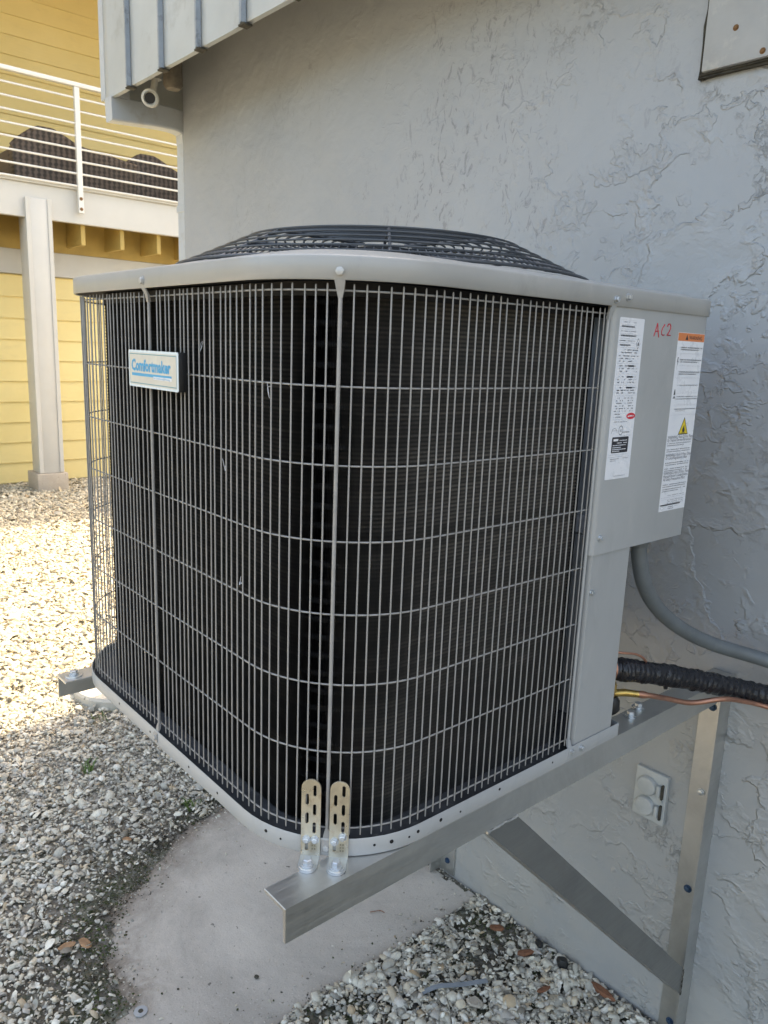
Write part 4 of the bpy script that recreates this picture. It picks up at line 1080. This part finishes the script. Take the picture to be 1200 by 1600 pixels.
SV = thing('service_valve', 'brass service valve with a black cap beside the corner post', 'valve', (-.004, .632, -.22))
tube('valve_body', [(-.006, .637, -.196), (-.006, .637, -.205), (-.006, .637, -.216), (-.006, .637, -.232)], [.0065, .0095, .0095, .0075], 'brass', SV, 6)
tube('valve_body', [(-.008, .634, -.150), (-.008, .634, -.196)], .0085, 'brass', SV, 12)
tube('valve_cap', [(-.005, .640, -.229), (-.004, .641, -.236), (-.003, .642, -.254), (-.001, .644, -.259)], [.010, .0135, .0135, .009], 'rubber', SV, 12)
CT = tube('capillary_tube', smooth_path([(-.010, .634, -.145), (.004, .655, -.148), (.012, .675, -.152), (.018, .69, -.160), (.020, .70, -.170)], 6), .0022, 'copper', None, 8)
tag(CT, 'thin copper capillary tube above the black insulated pipe', 'pipe')

# ------------------------------------------------------------------ ground details
def protos():
    out = []
    # cupped shell halves
    for k in range(3):
        n = 9; el = 1 + .25 * k; V = [(0, 0, .26)]; 
        for r, z in ((.28, .22), (.5, 0)):
            for i in range(n):
                a = 2 * PI * i / n; q = r * (1 + .10 * math.cos(a) * k) * random.uniform(.9, 1.08); V.append((q * math.cos(a) * el, q * math.sin(a), z + random.uniform(-.02, .02)))
        F = [(0, 1 + i, 1 + (i + 1) % n) for i in range(n)]
        for i in range(n):
            a, b = 1 + i, 1 + (i + 1) % n; c, d = a + n, b + n; F += [(a, c, d), (a, d, b)]
        out.append((np.array(V), np.array(F)))
    # rounded pebbles / worn fragments
    for k in range(3):
        bm = bmesh.new(); bmesh.ops.create_icosphere(bm, subdivisions=1 if k < 2 else 1, radius=.5)
        bm.verts.ensure_lookup_table()
        V = np.array([v.co[:] for v in bm.verts]); F = np.array([[v.index for v in f.verts] for f in bm.faces]); bm.free()
        V *= (1 + np.array([random.uniform(-.22, .22) for _ in V]))[:, None]; V *= np.array([1, .75 - .12 * k, .30]); out.append((V, F))
    # angular chips and slender turrets
    V = np.array([(-.5, -.25, -.05), (.45, -.32, -.05), (.5, .2, -.06), (-.3, .34, -.05), (-.4, -.18, .09), (.38, -.24, .11), (.4, .14, .08), (-.22, .26, .12)])
    F = np.array([(0, 1, 5), (0, 5, 4), (1, 2, 6), (1, 6, 5), (2, 3, 7), (2, 7, 6), (3, 0, 4), (3, 4, 7), (4, 5, 6), (4, 6, 7)]); out.append((V, F))
    V = [(.8, 0, 0)]; n = 6
    for x, r in ((.35, .12), (0, .2), (-.35, .24), (-.5, .12)):
        for i in range(n): V.append((x, r * math.cos(2 * PI * i / n), r * math.sin(2 * PI * i / n)))
    F = [(0, 1 + i, 1 + (i + 1) % n) for i in range(n)]
    for j in range(3):
        for i in range(n):
            a, b = 1 + j * n + i, 1 + j * n + (i + 1) % n; F += [(a, a + n, b + n), (a, b + n, b)]
    out.append((np.array(V), np.array(F))); return out
PR = protos()
PAL = 1.12 * np.array([1.02, 1.0, .95]) * np.array([(.64, .61, .53), (.54, .51, .44), (.43, .41, .36), (.32, .31, .28), (.58, .51, .40), (.70, .68, .62), (.20, .18, .15), (.44, .34, .23), (.50, .48, .45)])
PW = np.array([.20, .20, .16, .08, .10, .12, .05, .02, .07])
def scatter(name, x, y, size, zl, tint_scale=1., protos_w=None):
    n = len(x); Vs = []; Fs = []; Cs = []; off = 0
    pw = np.array(protos_w or [.10, .09, .09, .14, .14, .13, .24, .08]); pw = pw / pw.sum()
    which = rng.choice(len(PR), n, p=pw); ci = rng.choice(len(PAL), n, p=PW / PW.sum())
    for k, (V, F) in enumerate(PR):
        idx = np.where(which == k)[0]; m = len(idx)
        if not m: continue
        a = rng.rand(m) * 2 * PI; tl = rng.randn(m) * .42; tb = rng.randn(m) * .42; fl = np.where(rng.rand(m) < .35, -1., 1.) if k < 3 else np.ones(m)
        s = size[idx]; P = V[None] * s[:, None, None] * (1 + rng.uniform(-.22, .22, (m, 1, 3))); P[:, :, 2] *= fl[:, None]
        # tilt about x then y then spin
        c, d = np.cos(tl), np.sin(tl); Y_ = P[:, :, 1] * c[:, None] - P[:, :, 2] * d[:, None]; Z_ = P[:, :, 1] * d[:, None] + P[:, :, 2] * c[:, None]
        c, d = np.cos(tb), np.sin(tb); X_ = P[:, :, 0] * c[:, None] + Z_ * d[:, None]; Z2 = -P[:, :, 0] * d[:, None] + Z_ * c[:, None]
        c, d = np.cos(a), np.sin(a); X3 = X_ * c[:, None] - Y_ * d[:, None]; Y3 = X_ * d[:, None] + Y_ * c[:, None]
        Q = np.stack([X3 + x[idx][:, None], Y3 + y[idx][:, None], Z2 + zl[idx][:, None]], -1)
        Vs.append(Q.reshape(-1, 3)); Fs.append((F[None] + (np.arange(m) * len(V))[:, None, None] + off).reshape(-1, 3)); off += m * len(V)
        col = PAL[ci[idx]] * (1 + rng.uniform(-.14, .12, (m, 1))) * tint_scale; Cs.append(np.repeat(col, len(V), 0))
    V = np.concatenate(Vs); F = np.concatenate(Fs); Cc = np.concatenate(Cs)
    o = np_mesh(name, V, F, 'shell', None, smooth=False)
    at = o.data.color_attributes.new('tint', 'FLOAT_COLOR', 'POINT'); at.data.foreach_set('color', np.c_[np.clip(Cc, 0, 1), np.ones(len(Cc))].astype(np.float32).ravel())
    o.data.update(); return o
def near_gravel():
    x = rng.uniform(-2.75, .2, 72000); y = rng.uniform(-1.1, 1.13, 72000)
    x = np.r_[x, rng.uniform(-.70, .2, 15000)]; y = np.r_[y, rng.uniform(.0, 1.105, 15000)]
    # stay clear of the wall body
    k = ~((y > WY - .004) & (x > XC)); x, y = x[k], y[k]
    sd = slab_sd(x, y)
    left = x < -.70
    dirt = vnoise(x, y, 6, 3) * .6 + vnoise(x, y, 17, 4) * .4
    # soil band along the slab's left and front outline
    band = np.clip((.17 + .12 * (dirt - .5) - sd) / .20, 0, 1) * left * (y < .62)
    band_r = (~left) * np.clip((dirt - .47) * 4, 0, 1) * .75 * (np.clip((.16 - np.abs((x + .652) - .12)) / .1, 0, 1) + np.clip(((-x - .2) - .0) , 0, 1) * .5)
    band_r = np.maximum(band_r, (~left) * np.clip((vnoise(x, y, 7, 14) * .65 + vnoise(x, y, 22, 15) * .35 - .43) * 6, 0, .93) * np.clip((.35 - (x + .652)) / .2, .0, 1) ); keep = rng.rand(len(x)) > np.maximum(band * .90, np.clip(band_r, 0, .93)); keep &= sd > -.004 + .02 * (dirt - .5) * left
    # a few strays and fans of grit reach onto the slab
    patch = vnoise(x, y, 5, 9)
    stray = (sd < 0) & (rng.rand(len(x)) < .008 + np.clip(.9 * np.exp(sd / .035) * (patch > .40), 0, .55) * left)
    keep |= stray
    x, y, sd, band = x[keep], y[keep], sd[keep], band[keep]; n = len(x)
    size = np.clip(rng.lognormal(math.log(.0120), .48, n), .004, .034)
    size *= np.where(sd < 0, .45, 1) * np.where(rng.rand(n) < .35, .6, 1) * (1 - .5 * band) * np.where(x > -.7, 1.1, 1.0)
    hgt = vnoise(x, y, 3, 7) * .010
    zl = ZG + size * .10 + np.where(sd < 0, .0085, rng.uniform(0, .012, n) + hgt * .8)
    o = scatter('shell_gravel', x, y, size, zl); tag(o, 'crushed shell gravel lying in shade around the concrete slab', 'gravel', kind='stuff')
    print('near gravel', n)
near_gravel()
def far_gravel():
    n0 = 66000; x = rng.uniform(-8.35, -2.6, n0)
    t = (.676 - x); ya = -.507 + t * .16 ; yb = -.507 + t * .46
    y = ya + (yb - ya) * rng.rand(n0)
    # thin out with distance so that the density falls as pieces shrink in view
    k = (rng.rand(n0) < .85) & ~((x > XC - .02) & (y > WY)); x, y = x[k], y[k]; n = len(x)
    size = np.clip(rng.lognormal(math.log(.023), .35, n), .008, .05) * (1 + (-x - 2.6) * .03)
    zl = ZG + size * .15 + rng.uniform(0, .01, n)
    o = scatter('shell_gravel', x, y, size, zl, np.array([.86, .82, .74])); tag(o, 'pale shell gravel across the yard towards the yellow house', 'gravel', kind='stuff'); print('far gravel', n)
far_gravel()
# fine grit, soil crumbs and specks on the slab
def slab_grit():
    x = rng.uniform(-1.5, -.66, 9000); y = rng.uniform(-1.0, 1.08, 9000); sd = slab_sd(x, y); pn = vnoise(x, y, 7, 21)
    keep = (sd < -.004) & (rng.rand(9000) < .06 + .85 * np.exp(sd / .06) * (pn > .35)); x, y = x[keep], y[keep]; n = len(x)
    s = np.clip(rng.lognormal(math.log(.0035), .5, n), .0015, .011)
    o = scatter('slab_grit', x, y, s, np.full(n, ZG + .0105) + s * .15, .8, [.1, .1, .1, .3, .2, .1, .5, .05]); tag(o, 'fine grit and crumbs lying on the concrete slab', 'grit', kind='stuff')
slab_grit()
def soil_crumbs():
    n0 = 110000; x = rng.uniform(-1.75, .1, n0); y = rng.uniform(-1.1, 1.1, n0); sd = slab_sd(x, y); dn = vnoise(x, y, 6, 3) * .6 + vnoise(x, y, 17, 4) * .4
    pr = np.where(x < -.7, np.where(sd > 0, np.exp(-((sd - .03) / .08) ** 2), np.exp(sd / .022) * (.35 + 1.3 * (dn > .52))) * (y < .75), np.where(sd > 0, .55, .0) + np.exp(np.minimum(sd, 0) / .010) * .25 * (sd <= 0)); keep = (rng.rand(n0) < pr); x, y, sd = x[keep], y[keep], sd[keep]; n = len(x)
    s = np.clip(rng.lognormal(math.log(.0045), .4, n), .002, .012)
    V, F = PR[4]; a = rng.rand(n) * 6.28; P = V[None] * s[:, None, None]; c, d = np.cos(a)[:, None], np.sin(a)[:, None]
    Q = np.stack([P[:, :, 0] * c - P[:, :, 1] * d + x[:, None], P[:, :, 0] * d + P[:, :, 1] * c + y[:, None], P[:, :, 2] * 1.6 + (ZG + .004 + np.where(sd < 0, .004, .0) + rng.uniform(0, .006, n))[:, None]], -1)
    m = N('dark soil and moss crumbs'); geo = m.noise(7, 5, .7, .4)
    m.col(m.mix(m.ramp(geo, [(.46, 0.), (.58, 1.)]), m.ramp(m.noise(70, 4), [(.35, (.030, .024, .016)), (.7, (.085, .07, .05))]), m.ramp(m.noise(90, 3), [(.4, (.03, .045, .012)), (.65, (.085, .11, .03))]))); m.set(Roughness=1.)
    o = np_mesh('soil_crumbs', Q.reshape(-1, 3), (F[None] + (np.arange(n) * len(V))[:, None, None]).reshape(-1, 3), m.m); tag(o, 'dark soil and moss crumbs along the slab edge', 'soil', kind='stuff'); print('crumbs', n)
soil_crumbs()

# round stepping stone
bm = bmesh.new(); c = Vector((-2.66, .93, 0)); seg = 40; prof = [(.21, ZG - .01), (.215, ZG + .01), (.215, ZG + .045), (.205, ZG + .056)]
rings = [[bm.verts.new((c.x + r * math.cos(2 * PI * k / seg) * (1 + .006 * math.sin(5 * k)), c.y + r * math.sin(2 * PI * k / seg), z)) for k in range(seg)] for r, z in prof]
for a, b in zip(rings, rings[1:]):
    for k in range(seg): bm.faces.new((a[k], a[(k + 1) % seg], b[(k + 1) % seg], b[k]))
bm.faces.new(rings[-1]); o = bm_obj('stepping_stone', bm, 'disc'); tag(o, 'round pale concrete stepping stone under the left bracket end', 'stepping stone')
o.location = (.0, -.12, 0)

# loose single things
def chip(name, label, cat, p, L, Wd, H, rot, mat, seedv, group=None):
    r = random.Random(seedv); bm = bmesh.new(); n = 10
    rings = []
    for (s, z) in ((.85, 0), (1, H * .5), (.8, H)):
        rings.append([bm.verts.new((L / 2 * s * math.cos(2 * PI * k / n) * r.uniform(.85, 1.1), Wd / 2 * s * math.sin(2 * PI * k / n) * r.uniform(.8, 1.1), z + r.uniform(-.1, .1) * H)) for k in range(n)])
    for a, b in zip(rings, rings[1:]):
        for k in range(n): bm.faces.new((a[k], a[(k + 1) % n], b[(k + 1) % n], b[k]))
    bm.faces.new(rings[0][::-1]); bm.faces.new(rings[-1])
    o = bm_obj(name, bm, mat, None, 30); o.location = p; o.rotation_euler = (r.uniform(-.15, .15), r.uniform(-.15, .15), rot); tag(o, label, cat, group); return o
gz = ZG + .016
chip('dry_leaf', 'orange brown dry leaf on dark soil left of the slab, lower one', 'leaf', (-1.205, .060, gz), .05, .022, .004, 1.2, 'leaf', 1)
chip('dry_leaf', 'tan dry leaf on dark soil left of the slab, upper one', 'leaf', (-1.185, .100, gz), .048, .026, .004, .2, 'leaf', 2)
chip('dry_leaf', 'small orange dry leaf lying on the gravel above the soil band', 'leaf', (-1.55, .37, gz), .035, .02, .004, .6, 'leaf', 3)
chip('wood_chip', 'brown wood chip on gravel at the wall foot, nearest the slab', 'wood chip', (-.52, 1.03, gz), .045, .022, .010, .5, 'bark', 4)
chip('wood_chip', 'brown wood chip on gravel beside the black stone', 'wood chip', (-.41, 1.02, gz), .05, .02, .010, 1.0, 'bark', 5)
chip('wood_chip', 'long brown wood chip lying against the wall foot at right', 'wood chip', (-.20, 1.075, gz), .085, .022, .012, -.1, 'bark', 6)
chip('wood_chip', 'dark brown wood chip on gravel in front of the wall foot', 'wood chip', (-.30, .96, gz), .05, .014, .008, 1.4, 'bark', 7)
chip('black_stone', 'rounded black stone on white gravel by the wall foot', 'stone', (-.318, 1.066, gz), .034, .030, .022, .3, 'rubber', 8)
chip('black_stone', 'smaller black stone between wood chips by the wall', 'stone', (-.405, 1.075, gz), .026, .022, .014, .3, 'rubber', 9)
chip('flat_stone', 'flat grey tan stone among shells under the bracket', 'stone', (-.385, .79, gz), .045, .035, .008, .4, 'pier', 10)
chip('soil_clod', 'dark clump of soil on the concrete slab below the bracket', 'soil clump', (-.800, .405, ZG + .012), .014, .011, .006, .4, 'grime', 11)
# washer lying on the gravel
o = tube('metal_washer', [(-.886, .128, ZG + .0125), (-.886, .128, ZG + .0145)], .0165, 'coverpaint', None, 20); tag(o, 'round grey metal washer lying at the slab edge', 'washer')
ho = tube('washer_hole', [(-.886, .128, ZG + .0146), (-.886, .128, ZG + .0150)], .0065, 'grime', o, 12)
# plastic strip
bm = bmesh.new(); pth = smooth_path([(-.49, .705, gz + .004), (-.475, .75, gz + .008), (-.44, .80, gz + .010), (-.41, .865, gz + .006)], 5)
add_tube(bm, pth, .0065, sect=[(-1, -.15), (1, -.15), (1, .15), (-1, .15)]); o = bm_obj('plastic_strip', bm, 'scrap'); tag(o, 'curved blue grey plastic strip on the shell gravel', 'plastic scrap')
tw = tube('twig', smooth_path([(-.800, .79, ZG + .0135), (-.785, .815, ZG + .015), (-.772, .822, ZG + .0135)], 4), .0012, 'bark', None, 6); tag(tw, 'tiny dark twig on the concrete slab', 'twig')
# sprouts of weed
def weed(p, label, n, h, seedv):
    r = random.Random(seedv); bm = bmesh.new()
    for i in range(n):
        a = r.random() * 6.28; l = h * r.uniform(.5, 1.1); lean = r.uniform(.3, .9); b = Vector((r.gauss(0, .012), r.gauss(0, .012), 0)); d = Vector((math.cos(a), math.sin(a), 0)); s = Vector((-d.y, d.x, 0)) * r.uniform(.0015, .004)
        m_ = b + d * l * .35 * lean + Vector((0, 0, l * .6)); e = b + d * l * lean + Vector((0, 0, l * .75))
        v = [bm.verts.new(q) for q in (b - s * .5, b + s * .5, m_ + s, e, m_ - s)]; bm.faces.new(v)
    o = bm_obj('weed', bm, 'grass', None, 60); o.location = p; tag(o, label, 'weed', 'weeds in the gravel'); return o
weed((-2.40, .60, ZG + .005), 'thin upright green weed in gravel beside the sunlit edge', 10, .085, 1)
weed((-2.05, .42, ZG + .005), 'small green weed in the shaded gravel at the far left', 16, .05, 2)
weed((-1.60, .62, ZG + .005), 'green weed at the far end of the slab edge', 22, .045, 3)
weed((-2.28, .74, ZG + .005), 'low patch of green weed near the round stepping stone', 40, .035, 4)
weed((-2.20, .79, ZG + .005), 'second low green tuft right of the stepping stone', 36, .03, 5)
print('objects', len(bpy.data.objects))
